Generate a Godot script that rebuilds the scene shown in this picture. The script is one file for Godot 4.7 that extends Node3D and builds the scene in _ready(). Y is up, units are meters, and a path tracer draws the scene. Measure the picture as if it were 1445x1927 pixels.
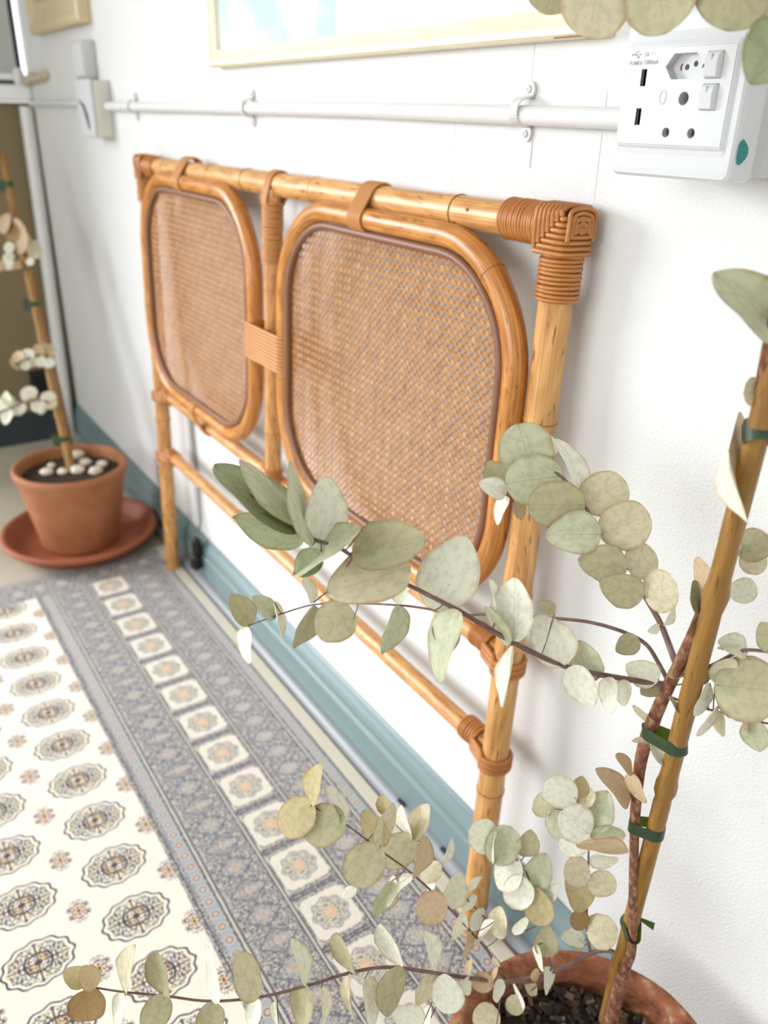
extends Node3D
# A rattan headboard leaning on a white painted wall, a rug, two dried eucalyptus plants in terracotta pots.
# x runs along the back wall, y is up, z comes out of the wall into the room; metres.

const F := 1541.1                       # focal length in pixels of the 1445 x 1927 frame
var cam: Camera3D
var M := {}
var used := {}
var rng := RandomNumberGenerator.new()


func _ready():
	rng.seed = 7
	# ---- camera
	cam = Camera3D.new()
	cam.name = "camera"
	add_child(cam)
	var lens := CameraAttributesPhysical.new()
	lens.frustum_focal_length = 19.19
	lens.frustum_focus_distance = 0.74
	lens.exposure_aperture = 3.2
	cam.attributes = lens
	cam.position = Vector3(2.0073, 1.1727, 0.6985)
	cam.basis = Basis.from_euler(Vector3(deg_to_rad(-25.7799), deg_to_rad(56.2212), deg_to_rad(1.2914)), EULER_ORDER_YXZ)
	cam.fov = rad_to_deg(2.0 * atan(963.5 / F))
	cam.near = 0.02
	cam.far = 60.0
	cam.current = true
	# ---- sky, exposure
	var env := Environment.new()
	env.background_mode = Environment.BG_SKY
	var sky := Sky.new()
	var sm := ProceduralSkyMaterial.new()
	sm.sky_top_color = Color(0.86, 0.92, 1.0)
	sm.sky_horizon_color = Color(0.97, 0.98, 1.0)
	sm.ground_bottom_color = Color(0.6, 0.6, 0.58)
	sm.ground_horizon_color = Color(0.8, 0.8, 0.8)
	sm.sky_energy_multiplier = 1.35
	sky.sky_material = sm
	env.sky = sky
	env.tonemap_mode = Environment.TONE_MAPPER_LINEAR
	env.tonemap_exposure = 1.12
	env.sdfgi_enabled = true
	env.ssao_enabled = true
	env.ssil_enabled = true
	var we := WorldEnvironment.new()
	we.name = "world_environment"
	we.environment = env
	add_child(we)
	# ---- daylight from two sides: glazed doors in the end wall out of sight at left, and an added fill window behind the viewer
	daylight("daylight_garden_door", Vector3(-6.4, 4.3, 7.0), Vector3(1, -0.42, -0.88), Vector2(5.0, 6.5), 225.0, Color(0.985, 0.99, 1.0))
	daylight("added_front_fill", Vector3(1.5, 1.6, 3.42), Vector3(0, -0.02, -1), Vector2(2.5, 1.35), 5.0, Color(0.97, 0.985, 1.0))  # fill light added for the side facing the viewer

	materials()
	room()
	rug()
	headboard()
	frames()
	conduits()
	socket()
	left_plant()
	right_plant()
	cable()


func daylight(called: String, where: Vector3, towards: Vector3, size: Vector2, energy: float, c: Color):
	var l := AreaLight3D.new()
	l.name = called
	add_child(l)
	l.look_at_from_position(where, where + towards, Vector3.UP)
	l.area_size = size
	l.area_normalize_energy = true
	l.light_energy = energy
	l.light_color = c
	l.area_range = 12.0
	l.area_attenuation = 2.0
	l.shadow_enabled = true


# ---------------------------------------------------------------- helpers
func at(u: float, v: float, d: float) -> Vector3:
	return cam.transform * Vector3((u - 722.5) / F * d, -(v - 963.5) / F * d, -d)


func numbered(called: String) -> String:
	var n: int = used.get(called, 0)
	used[called] = n + 1
	return called if n == 0 else "%s_%03d" % [called, n]


func tag(o, label := "", category := "", group := "", kind := ""):
	if label: o.set_meta("label", label)
	if category: o.set_meta("category", category)
	if group: o.set_meta("group", group)
	if kind: o.set_meta("kind", kind)
	return o


func thing(called: String, label: String, category: String, where := Vector3.ZERO, group := "") -> Node3D:
	var o := Node3D.new()
	o.name = numbered(called)
	add_child(o)
	o.position = where
	tag(o, label, category, group)
	return o


func put(called: String, mesh: Mesh, mat: Material, parent: Node = null) -> MeshInstance3D:
	var o := MeshInstance3D.new()
	o.mesh = mesh
	o.material_override = mat
	if parent == null:
		o.name = numbered(called)
		add_child(o)
	else:
		var n := 0
		var k := "%s//%s" % [parent.get_path() if parent.is_inside_tree() else str(parent.get_instance_id()), called]
		n = used.get(k, 0)
		used[k] = n + 1
		o.name = called if n == 0 else "%s_%03d" % [called, n]
		parent.add_child(o)
	return o


func begin() -> SurfaceTool:
	var st := SurfaceTool.new()
	st.begin(Mesh.PRIMITIVE_TRIANGLES)
	return st


func vx(st: SurfaceTool, p: Vector3, n: Vector3, uv: Vector2):
	st.set_normal(n)
	st.set_uv(uv)
	st.add_vertex(p)


func tri(st: SurfaceTool, a, b, c, na, nb, nc, ua := Vector2.ZERO, ub := Vector2.ZERO, uc := Vector2.ZERO):
	var g: Vector3 = (b - a).cross(c - a)
	vx(st, a, na, ua)
	if g.dot(na + nb + nc) > 0.0:
		vx(st, c, nc, uc)
		vx(st, b, nb, ub)
	else:
		vx(st, b, nb, ub)
		vx(st, c, nc, uc)


func flat(st: SurfaceTool, a: Vector3, b: Vector3, c: Vector3, d: Vector3, n: Vector3, ua := Vector2(0, 0), ub := Vector2(1, 0), uc := Vector2(1, 1), ud := Vector2(0, 1)):
	tri(st, a, b, c, n, n, n, ua, ub, uc)
	tri(st, a, c, d, n, n, n, ua, uc, ud)


# A box with chamfered edges; uv in metres.
func box(st: SurfaceTool, c: Vector3, s: Vector3, ch := 0.0, tf := Transform3D()):
	var h := s / 2.0
	var k: float = min(ch, min(h.x, min(h.y, h.z)) * 0.9)
	for ax in 3:
		for sg in [-1.0, 1.0]:
			var b := (ax + 1) % 3
			var e := (ax + 2) % 3
			var n := Vector3.ZERO
			n[ax] = sg
			var q := []
			for w in [[-1, -1], [1, -1], [1, 1], [-1, 1]]:
				var p := Vector3.ZERO
				p[ax] = sg * h[ax]
				p[b] = w[0] * (h[b] - k)
				p[e] = w[1] * (h[e] - k)
				q.append(p)
			var uvs := []
			for p in q:
				uvs.append(Vector2(p[b], p[e]))
			var nn: Vector3 = (tf.basis * n).normalized()
			flat(st, tf * (c + q[0]), tf * (c + q[1]), tf * (c + q[2]), tf * (c + q[3]), nn, uvs[0], uvs[1], uvs[2], uvs[3])
	if k <= 0.0:
		return
	for ax in 3:
		var b := (ax + 1) % 3
		var e := (ax + 2) % 3
		for s1 in [-1.0, 1.0]:
			for s2 in [-1.0, 1.0]:
				var n := Vector3.ZERO
				n[b] = s1
				n[e] = s2
				n = (tf.basis * n).normalized()
				var q := []
				for w in [[-1, 0], [1, 0], [1, 1], [-1, 1]]:
					var p := Vector3.ZERO
					p[ax] = w[0] * (h[ax] - k)
					p[b] = s1 * (h[b] - (k if w[1] else 0.0))
					p[e] = s2 * (h[e] - (0.0 if w[1] else k))
					q.append(tf * (c + p))
				flat(st, q[0], q[1], q[2], q[3], n)
	for s0 in [-1.0, 1.0]:
		for s1 in [-1.0, 1.0]:
			for s2 in [-1.0, 1.0]:
				var n: Vector3 = (tf.basis * Vector3(s0, s1, s2)).normalized()
				var a: Vector3 = tf * (c + Vector3(s0 * h.x, s1 * (h.y - k), s2 * (h.z - k)))
				var b2: Vector3 = tf * (c + Vector3(s0 * (h.x - k), s1 * h.y, s2 * (h.z - k)))
				var d: Vector3 = tf * (c + Vector3(s0 * (h.x - k), s1 * (h.y - k), s2 * h.z))
				tri(st, a, b2, d, n, n, n)


func boxmesh(c: Vector3, s: Vector3, ch := 0.0, tf := Transform3D()) -> Mesh:
	var st := begin()
	box(st, c, s, ch, tf)
	return st.commit()


# A tube along points with a radius at each; uv = (turn, metres along).
func tube(st: SurfaceTool, pts: Array, rad, sides := 12, closed := false, caps := true, vscale := 1.0):
	var n := pts.size()
	if n < 2:
		return
	var rr := []
	for i in n:
		rr.append(rad[i] if rad is Array else rad)
	var tans := []
	for i in n:
		var a: Vector3 = pts[(i - 1 + n) % n] if closed else pts[max(i - 1, 0)]
		var b: Vector3 = pts[(i + 1) % n] if closed else pts[min(i + 1, n - 1)]
		tans.append((b - a).normalized())
	var t0: Vector3 = tans[0]
	var up := Vector3(0, 1, 0) if abs(t0.y) < 0.9 else Vector3(0, 0, 1)
	var nx: Vector3 = up.cross(t0).normalized()
	var rings := []
	var dist := 0.0
	var dists := []
	for i in n:
		var t: Vector3 = tans[i]
		nx = (nx - t * nx.dot(t)).normalized()
		var ny: Vector3 = t.cross(nx)
		var ring := []
		for k in sides + 1:
			var a := TAU * k / sides
			ring.append(nx * cos(a) + ny * sin(a))
		rings.append(ring)
		if i > 0:
			dist += pts[i].distance_to(pts[i - 1])
		dists.append(dist)
	var last := n if closed else n - 1
	for i in last:
		var j := (i + 1) % n
		var v0: float = dists[i] * vscale
		var v1: float = (dists[j] if j else dist + pts[0].distance_to(pts[n - 1])) * vscale
		for k in sides:
			var a: Vector3 = rings[i][k]
			var b: Vector3 = rings[i][k + 1]
			var c: Vector3 = rings[j][k + 1]
			var d: Vector3 = rings[j][k]
			var u0 := float(k) / sides
			var u1 := float(k + 1) / sides
			var pa: Vector3 = pts[i] + a * rr[i]
			var pb: Vector3 = pts[i] + b * rr[i]
			var pc: Vector3 = pts[j] + c * rr[j]
			var pd: Vector3 = pts[j] + d * rr[j]
			tri(st, pa, pb, pc, a, b, c, Vector2(u0, v0), Vector2(u1, v0), Vector2(u1, v1))
			tri(st, pa, pc, pd, a, c, d, Vector2(u0, v0), Vector2(u1, v1), Vector2(u0, v1))
	if caps and not closed:
		for e in [0, n - 1]:
			var nn: Vector3 = -tans[0] if e == 0 else tans[n - 1]
			for k in sides:
				tri(st, pts[e], pts[e] + rings[e][k] * rr[e], pts[e] + rings[e][k + 1] * rr[e], nn, nn, nn, Vector2(0.5, 0.0), Vector2(0.45, 0.02), Vector2(0.55, 0.02))


func tubemesh(pts: Array, rad, sides := 12, closed := false) -> Mesh:
	var st := begin()
	tube(st, pts, rad, sides, closed)
	return st.commit()


func circle(c: Vector3, axis: Vector3, r: float, n := 28, squash := 1.0) -> Array:
	var up := Vector3(0, 1, 0) if abs(axis.normalized().y) < 0.9 else Vector3(0, 0, 1)
	var x := up.cross(axis).normalized()
	var y := axis.cross(x).normalized()
	var out := []
	for k in n:
		var a := TAU * k / n
		out.append(c + x * cos(a) * r + y * sin(a) * r * squash)
	return out


# A surface of revolution round the y axis: profile of (radius, height), turned about c.
func lathe(st: SurfaceTool, c: Vector3, prof: Array, segs := 48, wob := 0.0):
	var m := prof.size()
	var nrm := []
	for i in m:
		var a: Vector2 = prof[max(i - 1, 0)]
		var b: Vector2 = prof[min(i + 1, m - 1)]
		var t := (b - a).normalized()
		nrm.append(Vector2(t.y, -t.x))
	for i in m - 1:
		for k in segs:
			var q := []
			var nn := []
			for w in [[i, k], [i, k + 1], [i + 1, k + 1], [i + 1, k]]:
				var ang: float = TAU * w[1] / segs
				var p: Vector2 = prof[w[0]]
				var e: float = 1.0 + wob * sin(ang * 5.0 + p.y * 60.0) + wob * sin(ang * 11.0 + 1.7)
				q.append(c + Vector3(cos(ang) * p.x * e, p.y, sin(ang) * p.x * e))
				var nv: Vector2 = nrm[w[0]]
				nn.append(Vector3(cos(ang) * nv.x, nv.y, sin(ang) * nv.x))
			tri(st, q[0], q[1], q[2], nn[0], nn[1], nn[2])
			tri(st, q[0], q[2], q[3], nn[0], nn[2], nn[3])


# A profile in (y, z) drawn along x from x0 to x1.
func along_x(st: SurfaceTool, prof: Array, x0: float, x1: float):
	for i in prof.size() - 1:
		var a: Vector2 = prof[i]
		var b: Vector2 = prof[i + 1]
		var t := (b - a).normalized()
		var n := Vector3(0, -t.y, t.x)
		if n.z < -0.001 or (abs(n.z) < 0.001 and n.y < 0.0):
			n = -n
		flat(st, Vector3(x0, a.x, a.y), Vector3(x1, a.x, a.y), Vector3(x1, b.x, b.y), Vector3(x0, b.x, b.y), n)


func text(called: String, words: String, height: float, mat: Material, where: Vector3, parent: Node) -> MeshInstance3D:
	var t := TextMesh.new()
	t.text = words
	var f := SystemFont.new()
	f.font_names = PackedStringArray(["Droid Sans"])
	t.font = f
	t.font_size = 32
	t.pixel_size = height / 24.0
	t.depth = 0.0002
	t.horizontal_alignment = HORIZONTAL_ALIGNMENT_LEFT
	var o := put(called, t, mat, parent)
	o.position = where
	return o


# ---------------------------------------------------------------- materials
func mat(c: Color, rough := 0.7, spec := 0.5) -> StandardMaterial3D:
	var m := StandardMaterial3D.new()
	m.albedo_color = c
	m.roughness = rough
	m.metallic_specular = spec
	return m


func noise_tex(freq: float, w: int, h: int, colors: Array, octaves := 4, sd := 1) -> NoiseTexture2D:
	var n := FastNoiseLite.new()
	n.seed = sd
	n.frequency = freq
	n.fractal_octaves = octaves
	var t := NoiseTexture2D.new()
	t.width = w
	t.height = h
	t.seamless = true
	t.noise = n
	if colors.size():
		var g := Gradient.new()
		g.offsets = PackedFloat32Array(range(colors.size()).map(func(i): return float(i) / (colors.size() - 1)))
		g.colors = PackedColorArray(colors)
		t.color_ramp = g
	return t


# Cane bark: streaks along the pole (v), seamless round it (u).
func bamboo_image(sd: int, dark: Color, light: Color, streak: float) -> ImageTexture:
	var w := 192
	var h := 384
	var im := Image.create(w, h, false, Image.FORMAT_RGB8)
	var n := FastNoiseLite.new()
	n.seed = sd
	n.frequency = 1.0
	n.fractal_octaves = 3
	var n2 := FastNoiseLite.new()
	n2.seed = sd + 5
	n2.frequency = 1.0
	n2.fractal_octaves = 2
	for y in h:
		var v := float(y) / h
		var cv := cos(v * TAU)
		var sv := sin(v * TAU)
		for x in w:
			var a := TAU * x / w
			var s := n.get_noise_3d(cos(a) * 15.0, sin(a) * 15.0 + cv * 0.12, sv * 0.12)
			var b := n2.get_noise_3d(cos(a) * 1.1 + 7.0, sin(a) * 1.1 + cv * 1.2, sv * 1.2)
			var t := clampf(0.58 + s * streak + b * 0.35, 0.0, 1.0)
			var c := dark.lerp(light, t)
			if s > 0.42:
				c = c.darkened(0.12)
			var sc := n2.get_noise_3d(cos(a) * 2.6 + 40.0, sin(a) * 2.6 + cv * 2.4, sv * 2.4)
			if sc > 0.50:
				c = c.lerp(Color(0.36, 0.21, 0.10), minf((sc - 0.50) * 5.0, 0.6))
			im.set_pixel(x, y, c)
	im.generate_mipmaps()
	return ImageTexture.create_from_image(im)


func leaf_image(sd: int, rib: float) -> ImageTexture:
	var s := 128
	var im := Image.create(s, s, false, Image.FORMAT_RGB8)
	var n := FastNoiseLite.new()
	n.seed = sd
	n.frequency = 0.035
	n.fractal_octaves = 4
	for y in s:
		for x in s:
			var u := (x + 0.5) / s - 0.5
			var v := (y + 0.5) / s
			var b := 0.985 + n.get_noise_2d(x, y) * 0.11
			var mid := exp(-pow(u / 0.012, 2.0)) * (1.0 - v * 0.6)
			var side := 0.0
			for k in 5:
				var v0 := 0.04 + k * 0.15
				var d: float = v - v0 - absf(u) * 0.85 - n.get_noise_2d(k * 31 + x * 0.7, y) * 0.03
				side = maxf(side, exp(-pow(d / 0.010, 2.0)) * clampf(1.0 - absf(u) * 2.0, 0.0, 1.0))
			b += rib * mid + rib * 0.55 * side
			var spot := n.get_noise_2d(x * 2.5 + 300.0, y * 2.5)
			var c := Color(b, b, b)
			if spot > 0.52:
				c = Color(b * 0.93, b * 0.84, b * 0.68)
			im.set_pixel(x, y, c)
	im.generate_mipmaps()
	return ImageTexture.create_from_image(im)


func textured(tex: Texture2D, c := Color.WHITE, rough := 0.6, uvs := Vector3.ONE) -> StandardMaterial3D:
	var m := mat(c, rough)
	m.albedo_texture = tex
	m.uv1_scale = uvs
	return m


func materials():
	# painted wall: fine roller texture in the paint
	M.wall = mat(Color(0.868, 0.866, 0.858), 0.7, 0.2)
	M.wall.heightmap_enabled = true
	M.wall.heightmap_texture = noise_tex(0.085, 512, 512, [], 4, 3)
	M.wall.heightmap_scale = 0.06
	M.wall.uv1_triplanar = true
	M.wall.uv1_world_triplanar = true
	M.wall.uv1_scale = Vector3(5, 5, 5)
	M.white = mat(Color(0.93, 0.93, 0.92), 0.75)
	M.taupe = mat(Color(0.50, 0.44, 0.32), 0.8)
	M.slate = mat(Color(0.20, 0.22, 0.24), 0.7)
	M.skirting = mat(Color(0.45, 0.53, 0.535), 0.34)
	M.trim = mat(Color(0.53, 0.545, 0.555), 0.4)
	M.black = mat(Color(0.03, 0.03, 0.032), 0.5)
	M.dark_cable = mat(Color(0.42, 0.43, 0.44), 0.5)
	M.floor = textured(noise_tex(0.01, 256, 256, [Color(0.72, 0.69, 0.61), Color(0.80, 0.77, 0.69)], 4, 8), Color.WHITE, 0.5, Vector3(1, 1, 1))
	M.floor.uv1_triplanar = true
	M.floor.uv1_world_triplanar = true
	M.plastic = mat(Color(0.83, 0.835, 0.84), 0.22)
	M.plastic_dull = mat(Color(0.78, 0.785, 0.79), 0.45)
	M.conduit = mat(Color(0.85, 0.848, 0.835), 0.4)
	M.print = mat(Color(0.52, 0.53, 0.55), 0.5)
	M.steel = mat(Color(0.5, 0.5, 0.5), 0.35)
	M.steel.metallic = 0.9
	M.hole = mat(Color(0.02, 0.02, 0.02), 0.6)
	M.teal = mat(Color(0.02, 0.50, 0.50), 0.4)
	M.rust = mat(Color(0.55, 0.30, 0.10), 0.8)
	# rattan
	var bt := bamboo_image(11, Color(0.55, 0.34, 0.15), Color(0.90, 0.68, 0.40), 0.62)
	var bt2 := bamboo_image(29, Color(0.62, 0.42, 0.22), Color(0.93, 0.78, 0.55), 0.5)
	M.pole = textured(bt2, Color(0.98, 0.90, 0.82), 0.34, Vector3(1, 2.2, 1))
	M.pole_pale = textured(bt2, Color(1.0, 0.94, 0.86), 0.36, Vector3(1, 1.7, 1))
	M.ring = textured(bt, Color(1.0, 0.93, 0.84), 0.32, Vector3(1, 2.0, 1))
	M.binding = textured(bt2, Color(0.90, 0.74, 0.58), 0.38, Vector3(1, 3.0, 1))
	M.band = textured(bt2, Color(0.98, 0.88, 0.80), 0.45, Vector3(5, 1.0, 1))
	M.bead = mat(Color(0.50, 0.34, 0.24), 0.45)
	M.cane = textured(bt2, Color(1.0, 0.95, 0.90), 0.42, Vector3(1, 3, 1))
	M.cane.vertex_color_use_as_albedo = true
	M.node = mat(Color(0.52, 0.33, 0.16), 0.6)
	M.stake = textured(bamboo_image(41, Color(0.50, 0.36, 0.18), Color(0.80, 0.63, 0.36), 0.35), Color(0.86, 0.82, 0.70), 0.45, Vector3(1, 2.0, 1))
	# terracotta
	M.clay = textured(noise_tex(0.012, 256, 256, [Color(0.58, 0.36, 0.22), Color(0.65, 0.42, 0.27), Color(0.69, 0.47, 0.32)], 4, 21), Color.WHITE, 0.7, Vector3(3, 3, 3))
	M.saucer = textured(noise_tex(0.012, 256, 256, [Color(0.56, 0.30, 0.18), Color(0.64, 0.36, 0.23)], 4, 22), Color.WHITE, 0.6, Vector3(3, 3, 3))
	M.old_clay = textured(noise_tex(0.03, 256, 256, [Color(0.30, 0.17, 0.11), Color(0.55, 0.32, 0.20), Color(0.62, 0.39, 0.27), Color(0.80, 0.68, 0.58)], 5, 23), Color.WHITE, 0.85, Vector3(5, 5, 5))
	for k in ["clay", "saucer", "old_clay"]:
		M[k].uv1_triplanar = true
	M.old_clay.heightmap_enabled = true
	M.old_clay.heightmap_texture = noise_tex(0.05, 256, 256, [], 4, 24)
	M.old_clay.heightmap_scale = 0.25
	M.soil = textured(noise_tex(0.08, 256, 256, [Color(0.12, 0.085, 0.06), Color(0.30, 0.22, 0.16)], 4, 25), Color.WHITE, 0.95, Vector3(6, 6, 6))
	M.soil.uv1_triplanar = true
	M.chips = mat(Color(1, 1, 1), 0.85)
	M.chips.vertex_color_use_as_albedo = true
	M.pebble = textured(noise_tex(0.03, 128, 128, [Color(0.80, 0.75, 0.66), Color(0.95, 0.92, 0.86)], 3, 26), Color.WHITE, 0.6, Vector3(8, 8, 8))
	M.pebble.uv1_triplanar = true
	# stems and leaves
	M.bark = textured(noise_tex(0.03, 128, 256, [Color(0.33, 0.20, 0.13), Color(0.52, 0.33, 0.23), Color(0.66, 0.57, 0.51)], 4, 31), Color.WHITE, 0.8, Vector3(1, 9, 1))
	M.twig = textured(noise_tex(0.03, 128, 128, [Color(0.36, 0.25, 0.22), Color(0.56, 0.46, 0.43)], 3, 32), Color.WHITE, 0.7, Vector3(1, 14, 1))
	M.tape = mat(Color(0.15, 0.24, 0.16), 0.4)
	M.tape.cull_mode = BaseMaterial3D.CULL_DISABLED
	M.tape.backlight_enabled = true
	M.tape.backlight = Color(0.35, 0.40, 0.05)
	var li := [leaf_image(1, -0.16), leaf_image(2, -0.10), leaf_image(3, 0.08)]
	var tones := [
		Color(0.77, 0.78, 0.66),   # 0 grey-green
		Color(0.72, 0.70, 0.56),   # 1 olive
		Color(0.91, 0.91, 0.84),   # 2 pale silver green, brightened as if sunlit
		Color(0.94, 0.94, 0.88),   # 3 almost white, sunlight from the left put into the colour
		Color(0.84, 0.80, 0.68),   # 4 tan green
		Color(0.80, 0.70, 0.57),   # 5 tan brown
		Color(0.62, 0.65, 0.51),   # 6 dark green
		Color(0.76, 0.70, 0.52),   # 7 yellow olive
		Color(0.62, 0.50, 0.32),   # 8 brown
	]
	var leaf := []
	for i in tones.size():
		var m := textured(li[i % 3], tones[i], 0.62)
		m.vertex_color_use_as_albedo = true
		m.cull_mode = BaseMaterial3D.CULL_DISABLED
		m.backlight_enabled = true
		m.backlight = Color(0.5, 0.5, 0.42)
		m.heightmap_enabled = true
		m.heightmap_texture = li[i % 3]
		m.heightmap_scale = 0.05
		leaf.append(m)
	M.leaf = leaf
	# frames
	M.cream_gold = textured(noise_tex(0.02, 256, 256, [Color(0.80, 0.72, 0.54), Color(0.93, 0.89, 0.78), Color(0.95, 0.92, 0.83)], 4, 51), Color.WHITE, 0.4, Vector3(2, 14, 2))
	M.gold_wood = textured(noise_tex(0.02, 256, 256, [Color(0.74, 0.66, 0.50), Color(0.85, 0.78, 0.63)], 4, 52), Color.WHITE, 0.4, Vector3(2, 8, 2))
	M.glass = mat(Color(1, 1, 1, 0.06), 0.03)
	M.glass.transparency = BaseMaterial3D.TRANSPARENCY_ALPHA


# ---------------------------------------------------------------- the room
func struct(called: String, mesh: Mesh, m: Material) -> MeshInstance3D:
	var o := put(called, mesh, m)
	o.set_meta("kind", "structure")
	return o


func room():
	struct("floor", boxmesh(Vector3(1.0, -0.06, 1.7), Vector3(5.2, 0.12, 3.8)), M.floor)
	var wbs := begin()
	box(wbs, Vector3(1.15, 0.499, -0.0805), Vector3(4.8, 1.198, 0.16))
	box(wbs, Vector3(1.15, 1.2005, -0.0840), Vector3(4.8, 0.205, 0.16))
	box(wbs, Vector3(1.15, 2.0615, -0.0805), Vector3(4.8, 1.517, 0.16))
	var wb := struct("wall_back", wbs.commit(), M.wall)
	# two courses of painted blocks whose upright joints still show as hairlines above and below the conduit
	for row in [[1.2005, 0.1025, 0.4925], [1.098, 0.1025, 0.358]]:
		for i in range(-7, 13):
			var x0: float = row[2] - 0.2485 + i * 0.2485
			var x1 := minf(x0 + 0.2479, 3.49)
			x0 = maxf(x0, -1.25)
			if x1 - x0 > 0.02:
				put("block", boxmesh(Vector3((x0 + x1) / 2.0, row[0] + row[1] / 2.0, -0.0025), Vector3(x1 - x0, row[1], 0.0040)), M.wall, wb)
	struct("wall_right", boxmesh(Vector3(3.55, 1.35, 1.7), Vector3(0.12, 2.9, 3.8)), M.white)
	var wfr := begin()
	box(wfr, Vector3(1.0, 0.45, 3.56), Vector3(5.2, 0.9, 0.12))
	box(wfr, Vector3(1.0, 2.55, 3.56), Vector3(5.2, 0.5, 0.12))
	box(wfr, Vector3(-0.65, 1.6, 3.56), Vector3(1.7, 1.4, 0.12))
	box(wfr, Vector3(3.2, 1.6, 3.56), Vector3(0.8, 1.4, 0.12))
	struct("wall_front", wfr.commit(), M.white)
	var w2 := Node3D.new()
	w2.name = "added_window_2"  # unseen window, added as the opening for the front fill
	add_child(w2)
	w2.set_meta("kind", "structure")
	var f2 := begin()
	for x in [0.225, 1.5, 2.775]:
		box(f2, Vector3(x, 1.6, 3.52), Vector3(0.05, 1.4, 0.05), 0.004)
	for y in [0.925, 2.275]:
		box(f2, Vector3(1.5, y, 3.52), Vector3(2.6, 0.05, 0.05), 0.004)
	put("window_frame", f2.commit(), M.black, w2)
	for x in [0.862, 2.138]:
		put("pane", boxmesh(Vector3(x, 1.6, 3.53), Vector3(1.23, 1.31, 0.004)), M.glass, w2)
	struct("ceiling", boxmesh(Vector3(1.0, 2.76, 1.7), Vector3(5.2, 0.12, 3.8)), M.white)
	# end wall with the window over a sill
	var el := begin()
	box(el, Vector3(-1.33, 0.595, 0.5), Vector3(0.16, 1.19, 1.4))
	box(el, Vector3(-1.33, 1.3, 1.17), Vector3(0.16, 2.4, 0.06))
	box(el, Vector3(-1.33, 2.55, 1.7), Vector3(0.16, 0.5, 3.8))
	box(el, Vector3(-1.33, 1.15, 3.43), Vector3(0.16, 2.3, 0.28))
	struct("wall_left", el.commit(), M.taupe)
	var w := Node3D.new()
	w.name = "window_1"
	add_child(w)
	w.set_meta("kind", "structure")
	var wf := begin()
	for z in [0.020, 1.13]:
		box(wf, Vector3(-1.275, 1.77, z), Vector3(0.05, 1.06, 0.016), 0.003)
	box(wf, Vector3(-1.275, 2.28, 0.57), Vector3(0.05, 0.05, 1.14), 0.004)
	box(wf, Vector3(-1.275, 1.258, 0.57), Vector3(0.05, 0.028, 1.14), 0.004)
	put("window_frame", wf.commit(), M.black, w)
	put("pane", boxmesh(Vector3(-1.29, 1.77, 0.575), Vector3(0.004, 1.0, 1.08)), M.glass, w)
	put("window_sill", boxmesh(Vector3(-1.255, 1.217, 0.57), Vector3(0.11, 0.05, 1.14), 0.008), M.white, w)
	var la := begin()
	tube(la, [Vector3(-1.235, 1.242, 0.03), Vector3(-1.232, 1.275, 0.03), Vector3(-1.228, 1.292, 0.028)], [0.014, 0.019, 0.012], 10)
	put("window_latch", la.commit(), M.conduit, w)
	var bk := begin()
	tube(bk, [Vector3(-1.20, 1.250, 0.016), Vector3(-1.10, 1.262, 0.018), Vector3(-1.02, 1.258, 0.016), Vector3(-0.94, 1.268, 0.014)], [0.012, 0.015, 0.010, 0.013], 10)
	tag(put("wall_bracket", bk.commit(), mat(Color(0.78, 0.72, 0.62), 0.6)), "small pale bracket on the back wall next to the window latch", "bracket")
	var bl := mat(Color(0.70, 0.70, 0.67), 0.8)
	bl.backlight_enabled = true
	bl.backlight = Color(0.10, 0.10, 0.095)
	var rb := thing("roller_blind", "pale grey roller blind pulled down over the window at left", "blind", Vector3(-1.245, 1.265, 0.575))
	put("fabric", boxmesh(Vector3(0, 0.505, 0), Vector3(0.004, 1.01, 1.09)), bl, rb)
	put("hem_bar", boxmesh(Vector3(0.0, 0.0, 0), Vector3(0.012, 0.02, 1.08), 0.004), M.white, rb)
	var d1 := Node3D.new()
	d1.name = "door_1"
	add_child(d1)
	d1.set_meta("kind", "structure")
	var df := begin()
	for z in [1.225, 2.245, 3.265]:
		box(df, Vector3(-1.29, 1.15, z), Vector3(0.05, 2.3, 0.05), 0.004)
	for y in [0.06, 2.275]:
		box(df, Vector3(-1.29, y, 2.245), Vector3(0.05, 0.1, 2.09), 0.004)
	put("door_frame", df.commit(), M.black, d1)
	for z in [1.735, 2.755]:
		put("pane", boxmesh(Vector3(-1.295, 1.17, z), Vector3(0.004, 2.14, 0.98)), M.glass, d1)
	struct("baseboard_left", boxmesh(Vector3(-1.2425, 0.059, 0.6), Vector3(0.0155, 0.122, 1.2), 0.004), M.slate)
	# painted skirting with a moulded top, and the rounded strip at its foot
	var sk := begin()
	along_x(sk, [Vector2(0.0, 0.022), Vector2(0.082, 0.022), Vector2(0.087, 0.019), Vector2(0.089, 0.016), Vector2(0.094, 0.016), Vector2(0.098, 0.018), Vector2(0.103, 0.018), Vector2(0.112, 0.014), Vector2(0.121, 0.009), Vector2(0.127, 0.006), Vector2(0.131, 0.001), Vector2(0.131, -0.002)], -1.234, 3.5)
	struct("baseboard_back", sk.commit(), M.skirting)
	var qr := begin()
	var prof := []
	for i in 9:
		var a := PI / 2 * i / 8
		prof.append(Vector2(0.020 * sin(a) + 0.004, 0.022 + 0.020 * cos(a)))
	prof.push_front(Vector2(-0.001, 0.043))
	prof.append(Vector2(0.024, 0.0218))
	along_x(qr, prof, -1.234, 3.5)
	struct("trim_1", qr.commit(), M.trim)
	for x in [1.077, 1.210]:
		var sl := begin()
		tube(sl, [Vector3(x, 0.0225, 0.0285), Vector3(x + 0.020, 0.0225, 0.0285)], 0.0038, 10)
		put("slot", sl.commit(), M.hole, get_node("trim_1"))


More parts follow.
